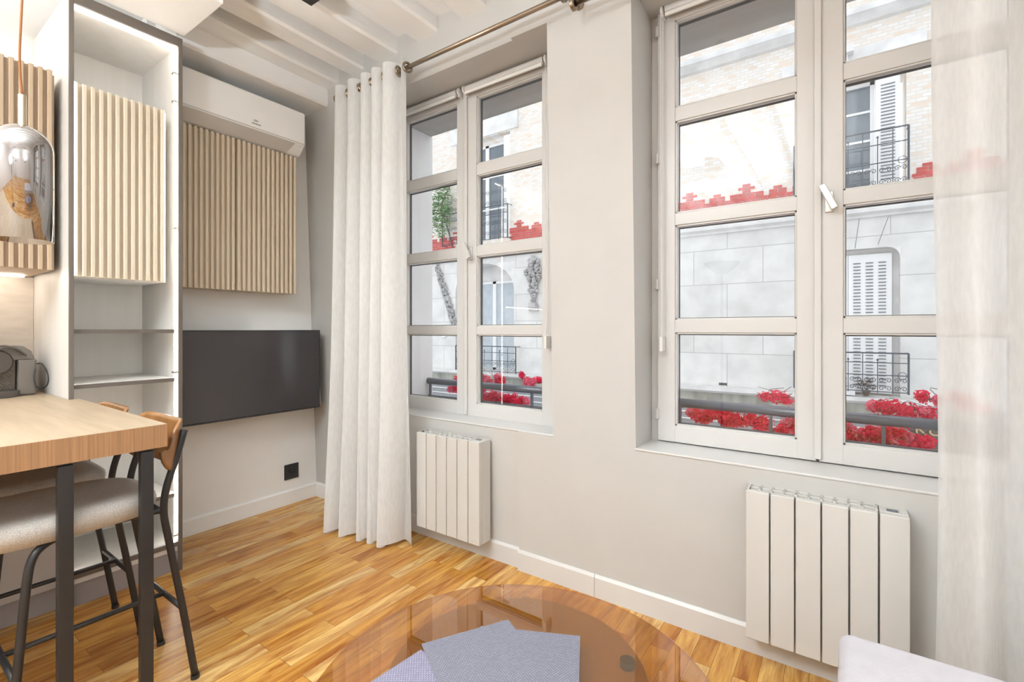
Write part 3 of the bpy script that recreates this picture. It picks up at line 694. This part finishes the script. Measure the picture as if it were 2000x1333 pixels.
def lc(u, v):
    e = v**1.3
    x = (-2.585+.60*u)*(1-e)+(-2.535+.565*u)*e
    A = .050+.035*e
    ph = 2*PI*NF*(u+.022*math.sin(2*PI*1.4*u+.6))+.5*e*math.sin(3.1*u*PI)
    w = math.sin(ph); w = math.copysign(abs(w)**.8, w)
    y = RY+A*w*(1+.35*e*math.sin(5*u+1))-.035*e
    x += .018*math.cos(ph)*(1-e) + .02*e*math.sin(2*ph+1)
    y += .012*noise.noise(Vector((u*9, v*2.2, 1)))*(.3+v); x += .014*noise.noise(Vector((u*7, v*2.5, 4)))*(.2+v)
    # the leading edge swings forward and widens towards the hem
    if u > .90:
        k = (u-.90)/.10; x += .055*k*(1-.4*e); y += (-.045*k*(1-e)+.03*k*e)
    y = min(y, 1.895-.02*(1-v))
    if x > -1.965: y = min(y, 1.842)
    return x, y, .010*math.sin(ph*1.0+1)*e*e
curtain('drape', lc, 260, 60, 2.675, .014, 'cloth', cur)
def grommet(x, parent, tilt):
    bm = bm_(); R_ = .0245; r = .0065
    for i in range(24):
        pass
    tube(bm, [(x+tilt*math.cos(2*PI*a/24)*R_*.25, RY+R_*math.cos(2*PI*a/24), 2.625+R_*math.sin(2*PI*a/24)) for a in range(24)], r, 8, closed=True)
    finish('grommet', bm, 'brass', parent, smooth=True)
for k in range(12):
    u = k/(2*NF)
    x, y, _ = lc(u, .02)
    grommet(x, cur, 1 if k % 2 else -1)
cur2 = thing('curtain', (.6, RY-.03, .01), 'sheer white linen curtain hanging at the right edge over the right window', 'curtain', 'white voile curtains')
def rc(u, v):
    x = .205+1.1*u; ph = 2*PI*8*u
    A = .030+.012*v
    y = RY-.035+A*math.sin(ph+.5+.6*math.sin(2*v+u*3))+.012*noise.noise(Vector((u*12, v*2, 9)))
    x += .012*noise.noise(Vector((u*5, v*2.0, 2)))+.012*v*math.sin(3*v)*(1-u)
    return x, y, 0
curtain('drape', rc, 300, 40, 2.62, .02, 'cloth_b', cur2)

# ================================================================== RADIATORS
def radiator(x0, x1, label):
    yf, yb = 1.858, 1.952; z0, z1 = .105, .625
    t = thing('radiator', ((x0+x1)/2, (yf+yb)/2, z0), label, 'radiator', 'white panel radiators')
    n = 6; w = (x1-x0)/n
    for i in range(n):
        a = x0+i*w+(.0 if i == 0 else .0022); b = x0+(i+1)*w-(.0 if i == n-1 else .0022)
        o = B('panel', 'radiator', t, a, b, yf, yf+.028, z0+(0 if i < n-1 else .0), z1+.002, bevel=.003)
    B('core', 'radiator', t, x0+.004, x1-.004, yf+.029, yb-.012, z0+.02, z1-.014)
    bm = bm_(); box(bm, x0, x0+.008, yf+.02, yb, z0+.01, z1+.004); box(bm, x0+.008, x0+(n-1)*w, (yf+yb)/2+.004, (yf+yb)/2+.014, z1-.012, z1+.003)
    for i in range(2*(n-1)+1):
        xx = x0+.004+(w*(n-1)-.008)*i/(2*(n-1)); box(bm, xx-.004, xx+.004, yf+.028, yb-.004, z1-.012, z1+.003)
    box(bm, x0+.004, x0+(n-1)*w, yb-.012, yb-.002, z1-.012, z1+.003)
    finish('top_grille', bm, 'radiator', t, bevel=.001)
    c = B('control_housing', 'radiator', t, x1-w+.002, x1, yf+.0285, yb, z0, z1+.003, bevel=.003)
    B('display', 'rail_ext', c, x1-w*.72, x1-w*.34, yf+.038, yf+.056, z1+.0035, z1+.006)
    B('wall_mount', 'radiator', t, (x0+.06, x0+.09, yb-.02, Yw((x0+x1)/2, .4)+.012, z0+.10, z0+.14), (x1-.09, x1-.06, yb-.02, Yw((x0+x1)/2, .4)+.012, z0+.10, z0+.14))
    B('maker_plate', 'ac2', t, x1-w+.012, x1-.02, yf-.0012, yf+.001, z0+.016, z0+.020)
radiator(-1.950, -1.503, 'white six-panel radiator under the left window beside the gathered curtain')
radiator(-.287, .163, 'white six-panel radiator under the right window behind the grey pouf')

# ================================================================== SHELVING TOWER
TX = -2.70; Ty0, Ty1 = .573, .996; TZ = 2.645
tw = thing('shelving_tower', (-3.0, .785, 0), 'tall narrow open shelving unit with LED edge strips and taupe edging', 'shelving')
B('side_panel', 'tower', tw, -3.338, TX-.012, Ty0, Ty0+.018, 0, TZ); 
B('side_panel', 'tower', tw, -3.338, TX-.012, Ty1-.018, Ty1, 0, TZ)
B('back_panel', 'tower', tw, -3.20, -3.185, Ty0+.018, Ty1-.018, .10, TZ-.002)
B('top_panel', 'tower', tw, -3.20, TX-.012, Ty0+.018, Ty1-.018, 2.600, 2.618)
B('bottom_panel', 'tower', tw, -3.20, TX-.012, Ty0+.018, Ty1-.018, .10, .145)
B('plinth', 'plinth', tw, -3.2, TX-.022, Ty0+.018, Ty1-.018, 0, .098)
B('front_edging', 'edge', tw, (TX-.012, TX, Ty0, Ty0+.016, .0, TZ), (TX-.012, TX, Ty1-.018, Ty1, .0, TZ), (TX-.012, TX, Ty0+.016, Ty1-.018, 2.600, TZ), (TX-.012, TX, Ty0+.016, Ty1-.018, .125, .147), bevel=.0015)
for z, dx in ((1.198, 0), (.957, .0), (.383, 0)):
    s = B('shelf', 'tower', tw, -3.184, TX-.03, Ty0+.019, Ty1-.019, z-.018, z)
    B('shelf_edging', 'edge', s, TX-.030, TX-.026, Ty0+.019, Ty1-.019, z-.018, z)
def slats(name, xf, y0, y1, z0, z1, pitch, m, parent, depth=.020, fill=.56):
    bm = bm_(); n = round((y1-y0)/pitch); p = (y1-y0)/n
    for i in range(n):
        a = y0+i*p; b = a+p*fill
        hexa(bm, [(xf-depth, a, z0), (xf-depth, b, z0), (xf-.003, b, z0), (xf, b-.003, z0), (xf, a+.003, z0), (xf-.003, a, z0)][::1], [(xf-depth, a, z1), (xf-depth, b, z1), (xf-.003, b, z1), (xf, b-.003, z1), (xf, a+.003, z1), (xf-.003, a, z1)])
    box(bm, xf-depth-.014, xf-depth, y0, y1-p*(1-fill), z0, z1)
    return finish(name, bm, m, parent)
slats('slatted_door', TX-.035, Ty0+.022, Ty1-.052, 1.432, 2.275, .0283, 'slat_pale', tw)
B('closed_compartment', 'tower', tw, (-3.184, TX-.068, Ty0+.019, Ty1-.050, 1.432, 1.45), (-3.184, TX-.068, Ty0+.019, Ty1-.050, 2.255, 2.273), (-3.184, TX-.068, Ty1-.068, Ty1-.050, 1.45, 2.255))
led = B('led_strip', 'led', tw, (TX-.034, TX-.026, Ty1-.026, Ty1-.0185, .15, 2.595))
B('led_strip', 'led', tw, (TX-.036, TX-.028, Ty0+.0182, Ty0+.0200, .15, 2.595))
B('led_strip', 'led', tw, (TX-.050, TX-.040, Ty0+.03, Ty1-.03, 2.592, 2.5995))
for z in (2.47, 2.33, 1.70, .985, .175):
    B('led_clip', 'clip', tw, (TX-.040, TX-.016, Ty1-.034, Ty1-.0185, z-.005, z+.005), bevel=.001)

# ================================================================== KITCHEN
k = thing('wall_cabinet', (-3.07, -.4, 1.455), 'slatted light wood kitchen wall cabinet left of the shelving tower', 'cabinet')
B('body', 'slat_kitchen', k, -3.338, -2.835, -1.9, .553, 1.457, 2.31, bevel=.002)
slats('slatted_front', -2.80, -1.89, .553, 1.455, 2.317, .0288, 'slat_kitchen', k)
B('led_strip', 'led_soft', k, -3.22, -3.20, -1.8, .52, 1.447, 1.456)
B('top_led_strip', 'led_soft', k, -3.2, -3.18, -1.8, .52, 2.312, 2.322)
tag(B('splashback', 'splash', None, -3.339, -3.325, -1.9, .572, .92, 1.455), 'beige marbled splashback panel behind the coffee machine', 'splashback')
k = thing('base_cabinet', (-3.0, -.4, 0), 'grey kitchen base cabinet run under the oak counter', 'cabinet')
B('body', 'base', k, -3.338, -2.74, -1.9, .572, .10, .825)
for i in range(4): B('door', 'base', k, -2.738, -2.72, -1.9+i*.618+.002, -1.9+(i+1)*.618-.002, .11, .822, bevel=.002)
B('plinth', 'plinth', k, -3.338, -2.76, -1.9, .572, 0, .098)
# ---- oak high table
tb = thing('high_table', (-2.5, -.2, 0), 'oak topped high dining table on slim black square legs', 'table')
bm = bm_(); box(bm, -3.322, -1.755, -1.3, .570, .829, .9); box(bm, -2.69, -1.755, .5701, .604, .829, .9)
top_ = finish('tabletop', bm, 'oak', tb)
B('edge_band', 'oak_edge', tb, (-1.7549, -1.7535, -1.3, .604, .829, .8995), (-2.69, -1.7551, .6041, .6055, .829, .8995))
for y in (.350, .537, -1.25):
    l_ = B('leg', 'black', tb, -1.782, -1.757, y, y+.033, 0, .822, bevel=.002)
    B('mounting_plate', 'black', l_, -1.92, -1.768, y-.012, y+.045, .8225, .8288)
# ---- coffee machine on the counter
c = thing('coffee_machine', (-3.13, .46, .9), 'bronze-grey capsule coffee machine on the oak counter in the corner', 'coffee machine')
def rounded_box(x0, x1, y0, y1, z0, z1, r, name, m, parent):
    bm = bm_(); box(bm, x0, x1, y0, y1, z0, z1)
    o = finish(name, bm, m, parent, bevel=r, seg=4); return o
rounded_box(-3.25, -3.02, .468, .532, .9, 1.065, .012, 'water_tank', 'coffee', c)
bm = bm_(); prof = [(.40, 1.06), (.40, 1.10), (.42, 1.118), (.46, 1.126), (.49, 1.122), (.515, 1.10), (.524, 1.07), (.524, 1.06)]
hexa(bm, [(-3.24, y, z) for y, z in prof], [(-3.03, y, z) for y, z in prof]); finish('upper_housing', bm, 'coffee', c, bevel=.004)
rounded_box(-3.24, -3.03, .33, .466, .925, 1.062, .006, 'body', 'coffee_dark', c)
bm = bm_(); lathe(bm, [(.001, -.02), (.052, -.02), (.055, -.004), (.050, .004), (.001, .004)], (-3.005, .40, 1.055), 28, 'X'); finish('brew_head', bm, 'coffee_dark', c, smooth=False)
bm = bm_(); 
for i in range(11):
    for j in range(12): lathe(bm, [(.001, .0015), (.0022, 0), (.0022, -.001), (.001, -.001)], (-3.0255, .352+i*.0095+(j % 2)*.0045, .938+j*.0078), 6, 'X')
finish('perforated_grid', bm, 'socket', c)
bm = bm_(); pr = [(.03, 0), (.075, 0), (.080, .02), (.078, .028), (.03, .028)]
hexa(bm, [(-3.25, .32, .9), (-2.985, .33, .9), (-2.965, .38, .9), (-2.972, .44, .9), (-3.0, .472, .9), (-3.25, .472, .9)], [(-3.25, .32, .93), (-2.99, .33, .93), (-2.97, .38, .93), (-2.976, .44, .93), (-3.0, .472, .93), (-3.25, .472, .93)])
finish('drip_tray', bm, 'coffee_dark', c, bevel=.003)
bm = bm_(); pth = smoothpath([(-3.0, .385, 1.118), (-3.0, .42, 1.124), (-3.0, .46, 1.112), (-3.0, .492, 1.082)], 5)
for a, b in zip(pth, pth[1:]):
    hexa(bm, [a+Vector((-.018, 0, -.004)), a+Vector((.018, 0, -.004)), a+Vector((.018, 0, .005)), a+Vector((-.018, 0, .005))], [b+Vector((-.018, 0, -.004)), b+Vector((.018, 0, -.004)), b+Vector((.018, 0, .005)), b+Vector((-.018, 0, .005))])
finish('lever', bm, 'coffee_dark', c)
bm = bm_(); tube(bm, smoothpath([(-3.06, .534, 1.04), (-3.0, .546, 1.038), (-2.985, .561, .99), (-2.99, .560, .945), (-3.02, .545, .925), (-3.0, .524, .945), (-3.0, .518, .985), (-3.01, .524, 1.02)]), .0028, 8); finish('power_cable', bm, 'black_plastic', c, smooth=True)
# ---- pendant lamp
pc = Vector((-2.2, .352, 1.489))
p = thing('pendant_lamp', pc, 'smoked glass dome pendant lamp hanging over the oak table', 'lamp')
bm = bm_(); R_ = .077; pf = []
outer = [(R_, 0), (R_, .30)]+[(R_*math.cos(a), .30+R_*math.sin(a)) for a in [i*PI/2/9 for i in range(1, 10)]]
outer[-1] = (.006, .30+R_)
inner = [(max(.005, r-.003), max(0, h-.003) if h > .01 else h) for r, h in outer][::-1]
lathe(bm, outer+inner, pc, 56, 'Z', close=True); finish('glass_shade', bm, 'smoke', p, smooth=True)
bm = bm_(); lathe(bm, [(.001, .372), (.0105, .372), (.0105, .475), (.001, .475)], pc, 20); finish('stem_sleeve', bm, 'socket', p)
bm = bm_(); lathe(bm, [(.001, .27), (.016, .27), (.016, .365), (.006, .374), (.001, .374)], pc, 20); finish('lamp_socket', bm, 'socket', p)
bm = bm_(); tube(bm, smoothpath([pc+Vector((0, 0, .475)), pc+Vector((.002, -.006, .60)), pc+Vector((.0, .001, .85)), pc+Vector((0, -.004, 1.1)), (pc.x, pc.y, 2.915)]), .0032, 8); finish('cord', bm, 'cord', p, smooth=True)

# ================================================================== SCREEN WALL
ac = thing('air_conditioner', (-2.98, 1.39, 2.33), 'white wall-mounted air conditioner above the slatted cabinet', 'air conditioner')
bm = bm_(); ya, yb = 1.0, 1.775
pf = [(-3.118, 2.345), (-2.99, 2.335), (-2.955, 2.345), (-2.905, 2.400), (-2.898, 2.418), (-2.898, 2.605), (-2.908, 2.618), (-3.118, 2.622)]
hexa(bm, [(x, ya, z) for x, z in pf], [(x, yb, z) for x, z in pf]); finish('housing', bm, 'ac', ac, bevel=.010, seg=3)
bm = bm_(); o0 = Vector((.0025, 0, -.0025))
a_, b_ = Vector((-2.984, 0, 2.3345)), Vector((-2.910, 0, 2.392))
hexa(bm, [(-2.956, ya+.06, 2.348), (-2.906, ya+.05, 2.403), (-2.901, ya+.05, 2.397), (-2.951, ya+.06, 2.341)], [(-2.956, yb-.10, 2.348), (-2.906, yb-.07, 2.403), (-2.901, yb-.07, 2.397), (-2.951, yb-.10, 2.341)])
finish('air_flap', bm, 'ac2', ac)
B('panel_seam', 'ac2', ac, -2.900, -2.8975, ya+.02, yb-.012, 2.408, 2.4105)
bm = bm_()
for dy in (-.006, .006):
    tube(bm, [(-2.8972, 1.455+dy+.0065*math.cos(a*PI/8), 2.452+.0045*math.sin(a*PI/8)) for a in range(16)], .0009, 4, closed=True)
for i in range(7): box(bm, -2.8985, -2.8968, 1.431+i*.0078, 1.4355+i*.0078, 2.430, 2.436)
finish('maker_emblem', bm, 'grey_dark', ac)
bm = bm_()
for i in range(5): box(bm, -2.917+i*.0015, -2.9130+i*.0015, yb-.062+i*.009, yb-.058+i*.009, 2.3925, 2.3955)
finish('status_lights', bm, 'ac2', ac)
sc_ = thing('slatted_cabinet', (-3.03, 1.39, 1.43), 'beige slatted wall cabinet under the air conditioner', 'cabinet')
B('body', 'slat', sc_, -3.119, -2.985, 1.0, 1.752, 1.432, 2.325, bevel=.002)
slats('slatted_door', -2.95, 1.002, 1.372, 1.430, 2.328, .0285, 'slat', sc_); slats('slatted_door', -2.95, 1.376, 1.757, 1.430, 2.328, .0285, 'slat', sc_)
tv = thing('television', (-2.97, 1.4, .66), 'wide black television on the white wall beneath the slatted cabinet', 'television')
B('screen', 'tv', tv, -2.936, -2.930, .999, 1.895, .678, 1.187)
B('bezel', 'black_plastic', tv, (-2.985, -2.9365, .999, 1.899, .668, 1.1925), (-2.936, -2.928, .999, 1.899, .668, .677), (-2.936, -2.928, .999, 1.899, 1.188, 1.1925), (-2.936, -2.928, 1.896, 1.899, .668, 1.1925), bevel=.001)
B('wall_mount', 'black_plastic', tv, -3.119, -2.985, 1.3, 1.5, .85, 1.0)
bm = bm_(); hexa(bm, [(-3.119, 1.55, .672), (-2.99, 1.55, .672), (-2.99, 1.948, .672), (-3.119, 1.948, .672)], [(-3.119, 1.55, 1.192), (-2.99, 1.55, 1.192), (-2.99, 1.915, 1.192), (-3.119, 1.915, 1.192)])
tag(finish('wall_casing', bm, 'white'), 'white boxed casing showing as a strip right of the television', 'casing')
t = thing('wall_outlet', (L, 1.804, .17), 'square black power outlet low on the wall under the television', 'outlet')
B('plate', 'black_plastic', t, L+.0005, L+.010, 1.754, 1.854, .170, .272, bevel=.002)
bm = bm_(); lathe(bm, [(.001, .0102), (.020, .0102), (.021, .012), (.023, .012), (.023, .0095), (.001, .0095)], (L, 1.804, .221), 24, 'X'); finish('socket_ring', bm, 'black', t)
bm = bm_(); lathe(bm, [(.001, .022), (.0025, .020), (.0025, .010), (.001, .010)], (L, 1.804, .230), 8, 'X'); finish('earth_pin', bm, 'clip', t)

# ================================================================== CEILING SPOT, ADDED FILL LAMPS
def spot(x, y, z, label):
    t = thing('ceiling_spotlight', (x, y, z), label, 'lamp', 'black box spotlights under the beams')
    B('housing', 'black', t, x-.035, x+.035, y-.035, y+.035, z, z+.07, bevel=.003)
    B('mount', 'black', t, x-.02, x+.02, y-.02, y+.02, z+.07, 2.918)
spot(-2.055, 1.275, 2.745, 'small black box spotlight between the beams at the top edge')
for i, (x, y, z) in enumerate(CEIL_FILL):
    t = thing('ceiling_lamp', (x, y, z), ['round white ceiling lamp in the rear right corner', 'round white ceiling lamp near the kitchen side', 'round white ceiling lamp near the right wall'][i], 'lamp', 'round flush ceiling lamps')
    bm = bm_(); lathe(bm, [(.001, .07), (.24, .07), (.24, .0), (.215, .0), (.215, .02), (.001, .02)], (x, y, z), 40); finish('housing', bm, 'white', t)
    bm = bm_(); lathe(bm, [(.001, .07), (.05, .07), (.05, .225), (.001, .225)], (x, y, z), 16); finish('mount', bm, 'white', t)

for i, (x, y, z) in enumerate(UP_FILL):
    t = thing('floor_lamp', (x, y, 0), ['black uplighter floor lamp in the rear right corner', 'black uplighter floor lamp standing in the room beside the high table', 'black uplighter floor lamp at the rear end of the kitchen', 'black uplighter floor lamp beside the right wall'][i], 'lamp', 'uplighter floor lamps')
    bm = bm_(); lathe(bm, [(.001, 0), (.14, 0), (.14, .015), (.001, .02)], (x, y, 0), 32); finish('base', bm, 'black', t)
    bm = bm_(); tube(bm, [(x, y, .018), (x, y, z-.095)], .011, 10); finish('pole', bm, 'black', t, smooth=True)
    bm = bm_(); lathe(bm, [(.001, -.10), (.06, -.095), (.15, -.02), (.165, .01), (.160, .01), (.145, -.018), (.055, -.085), (.001, -.088)], (x, y, z), 40); finish('bowl_shade', bm, 'black', t)
# ================================================================== STOOLS
def stool():
    """local frame: +Y is the front of the seat; rear feet at y=-.29"""
    t = empty('bar_stool')
    # seat cushion
    bm = bm_(); N, K = 40, 10; rings = []
    def outline(a):
        c_, s_ = math.cos(a), math.sin(a); e = .55
        x = math.copysign(abs(c_)**e, c_)*.192; y = math.copysign(abs(s_)**e, s_)*(.205 if s_ < 0 else .265)
        x *= 1-.10*(-y/.2 if y < 0 else 0)
        return x, y
    layers = [(0.0, .588), (.70, .592), (.92, .602), (.985, .625), (1.0, .640), (.985, .656), (.93, .668), (.80, .674), (.5, .672), (.2, .668)]
    for f, z in layers:
        rings.append([bm.verts.new((outline(2*PI*i/N)[0]*max(f, .02), outline(2*PI*i/N)[1]*max(f, .02), z-.012*(outline(2*PI*i/N)[1]*f/.2 < 0)*0+.010*(f*outline(2*PI*i/N)[0]/.215)**2)) for i in range(N)])
    for a, b in zip(rings, rings[1:]):
        for i in range(N): bm.faces.new((a[i], a[(i+1) % N], b[(i+1) % N], b[i]))
    bm.faces.new(rings[0][::-1]); bm.faces.new(rings[-1]); finish('seat', bm, 'fabric', t, smooth=True)
    # frame: seat support loop
    bm = bm_()
    tube(bm, smoothpath([(-.150, -.20, .606), (-.132, -.12, .604), (-.130, .05, .604)]), .009, 8); tube(bm, smoothpath([(.150, -.20, .606), (.132, -.12, .604), (.130, .05, .604)]), .009, 8)
    tube(bm, [(-.157, -.19, .606), (.157, -.19, .606)], .009, 8); tube(bm, [(-.132, .05, .604), (.132, .05, .604)], .009, 8)
    finish('seat_frame', bm, 'black', t, smooth=True)
    for s in (-1, 1):
        bm = bm_(); tube(bm, smoothpath([(s*.150, -.292, .008), (s*.153, -.255, .25), (s*.155, -.213, .50), (s*.156, -.198, .60), (s*.157, -.205, .68), (s*.157, -.235, .78), (s*.157, -.256, .86)], 5), .0112, 10)
        finish('rear_leg', bm, 'black', t, smooth=True)
        bm = bm_(); tube(bm, smoothpath([(s*.190, .165, .008), (s*.186, .145, .25), (s*.180, .125, .50), (s*.174, .112, .575), (s*.158, .085, .600), (s*.132, .045, .605)], 5), .0105, 10)
        finish('front_leg', bm, 'black', t, smooth=True)
    bm = bm_()
    tube(bm, [(-.152, -.253, .26), (.152, -.253, .26)], .0085, 8); finish('rear_stretcher', bm, 'black', t, smooth=True)
    bm = bm_(); tube(bm, [(-.186, .145, .26), (.186, .145, .26)], .0085, 8); finish('front_stretcher', bm, 'black', t, smooth=True)
    bm = bm_(); tube(bm, [(0, -.253, .262), (0, .145, .262)], .0085, 8); finish('centre_stretcher', bm, 'black', t, smooth=True)
    for s in (-1, 1):
        for (x, y) in ((s*.150, -.292), (s*.190, .165)):
            bm = bm_(); lathe(bm, [(.001, 0), (.0135, 0), (.0135, .014), (.001, .014)], (x, y, 0), 12); finish('foot_cap', bm, 'black_plastic', t)
    # bent plywood back
    bm = bm_(); N, K = 36, 12; g0, g1 = [], []
    for i in range(N+1):
        u = -1+2*i/N; c0, c1 = [], []
        half = .084*(1-abs(u)**3.4)**.5+.004 if abs(u) < 1 else .004
        zc = .812-.004*u*u
        for j in range(K+1):
            v = -1+2*j/K; a = u*1.32
            sn, cs = math.sin(a), math.cos(a)
            x = .194*math.copysign(abs(sn)**.62, sn); y = -.262+.105*(1-abs(cs)**.8)
            z = zc+half*v-.010*max(0, 1-(abs(u)*1.8)**2)*max(v, 0)+.014*max(0, 1-(abs(u)*2.2)**2)*max(-v, 0)
            y += -.012*v
            nx, ny = -math.sin(a*1.0), math.cos(a*1.0)
            c0.append(bm.verts.new((x, y, z))); c1.append(bm.verts.new((x-math.sin(a)*.011, y+max(.15, math.cos(a))*.011, z)))
        g0.append(c0); g1.append(c1)
    for g, fl in ((g0, 0), (g1, 1)):
        for i in range(N):
            for j in range(K):
                q = (g[i][j], g[i+1][j], g[i+1][j+1], g[i][j+1]); bm.faces.new(q if fl else q[::-1])
    for i in range(N):
        bm.faces.new((g0[i][0], g1[i][0], g1[i+1][0], g0[i+1][0])); bm.faces.new((g0[i][K], g0[i+1][K], g1[i+1][K], g1[i][K]))
    for j in range(K):
        bm.faces.new((g0[0][j], g0[0][j+1], g1[0][j+1], g1[0][j])); bm.faces.new((g0[N][j], g1[N][j], g1[N][j+1], g0[N][j+1]))
    bk = finish('backrest', bm, 'ply', t, smooth=True)
    for s in (-1, 1):
        bm = bm_(); tube(bm, [(s*.157, -.256, .858), (s*.155, -.245, .846)], .006, 8); finish('back_bracket', bm, 'black', bk, smooth=True)
    return t
st = stool(); st.location = (-1.978, .420, 0); st.rotation_euler = (0, 0, PI)
st2 = copy_tree(st); st2.location = (-2.42, .402, 0)
tag(st, 'bar stool nearest the table corner, beige seat and curved walnut back', 'stool', 'bar stools tucked under the high table')
tag(st2, 'bar stool standing behind the nearer one, close to the shelving tower', 'stool', 'bar stools tucked under the high table')

# ================================================================== COFFEE TABLE, MATS, POUF
cx, cy, r = -.595, .855, .449
ct = thing('coffee_table', (cx, cy, 0), 'round amber tinted glass coffee table', 'table')
bm = bm_(); lathe(bm, [(.001, .388), (r-.004, .388), (r, .391), (r, .397), (r-.004, .4), (.001, .4)], (cx, cy, 0), 128); finish('glass_top', bm, 'amber', ct)
px_, py_ = -.655, .955
bm = bm_(); lathe(bm, [(.001, .352), (.308, .352), (.314, .356), (.314, .364), (.310, .368), (.001, .368)], (px_, py_, 0), 96); finish('support_plate', bm, 'gold_brown', ct)
for (a, b) in ((-.437, 1.118), (-.74, .80), (-.58, .70)):
    bm = bm_(); lathe(bm, [(.001, .3685), (.0165, .3685), (.018, .370), (.018, .3865), (.001, .3865)], (a, b, 0), 28); finish('top_pad', bm, 'black_plastic', ct)
bm = bm_(); lathe(bm, [(.001, .0), (.20, .0), (.20, .008), (.05, .014), (.045, .03), (.045, .3515), (.001, .3515)], (px_, py_, 0), 64); finish('pedestal', bm, 'gold_brown', ct)
def placemat(corner, u, lu, lv, z, m, label):
    u = Vector((*u, 0)).normalized(); v = Vector((u.y, -u.x, 0))
    c_ = Vector((*corner, z)); bm = bm_()
    P = [c_, c_+u*lu, c_+u*lu+v*lv, c_+v*lv]
    mid = (P[0]+P[2])/2
    lo = [Vector(p)-mid for p in P]; ang = math.atan2(u.y, u.x); R_ = Matrix.Rotation(-ang, 3, 'Z')
    lo = [R_ @ p for p in lo]
    hexa(bm, [(*p.xy, 0) for p in lo][::-1], [(*p.xy, .0022) for p in lo][::-1])
    o = finish('placemat', bm, m); o.location = mid+Vector((0, 0, 0)); o.rotation_euler = (0, 0, ang)
    return tag(o, label, 'placemat', 'woven placemats on the glass table')
placemat((-.862, .836), (.1, 1), -.30, .40, .4005, 'weave_lilac', 'lilac-grey woven placemat lowest at the left, sticking out towards the stools')
placemat((-.874, .850), (.504, .863), .24, .36, .4030, 'weave', 'grey woven placemat in the middle of the fan, turned slightly')
placemat((-.558, 1.104), (-.9, -.436), .262, -.40, .4055, 'weave', 'grey woven placemat uppermost, squarest to the viewer')
# pouf
pf_ = thing('pouf', (.45, .95, 0), 'pale lilac-grey upholstered pouf in the lower right corner', 'pouf')
bm = bm_(); box(bm, -.012, 1.0, .35, 1.452, .30, .45); o = finish('cushion', bm, 'pouf', pf_, bevel=.03, seg=5)
bm = bm_(); box(bm, -.030, 1.015, .335, 1.465, .05, .31); finish('base', bm, 'pouf_side', pf_, bevel=.02, seg=4)
for x, y in ((.05, .42), (.93, .42), (.05, 1.38), (.93, 1.38)):
    bm = bm_(); lathe(bm, [(.001, 0), (.018, 0), (.024, .055), (.001, .055)], (x, y, 0), 16); finish('foot', bm, 'black', pf_)
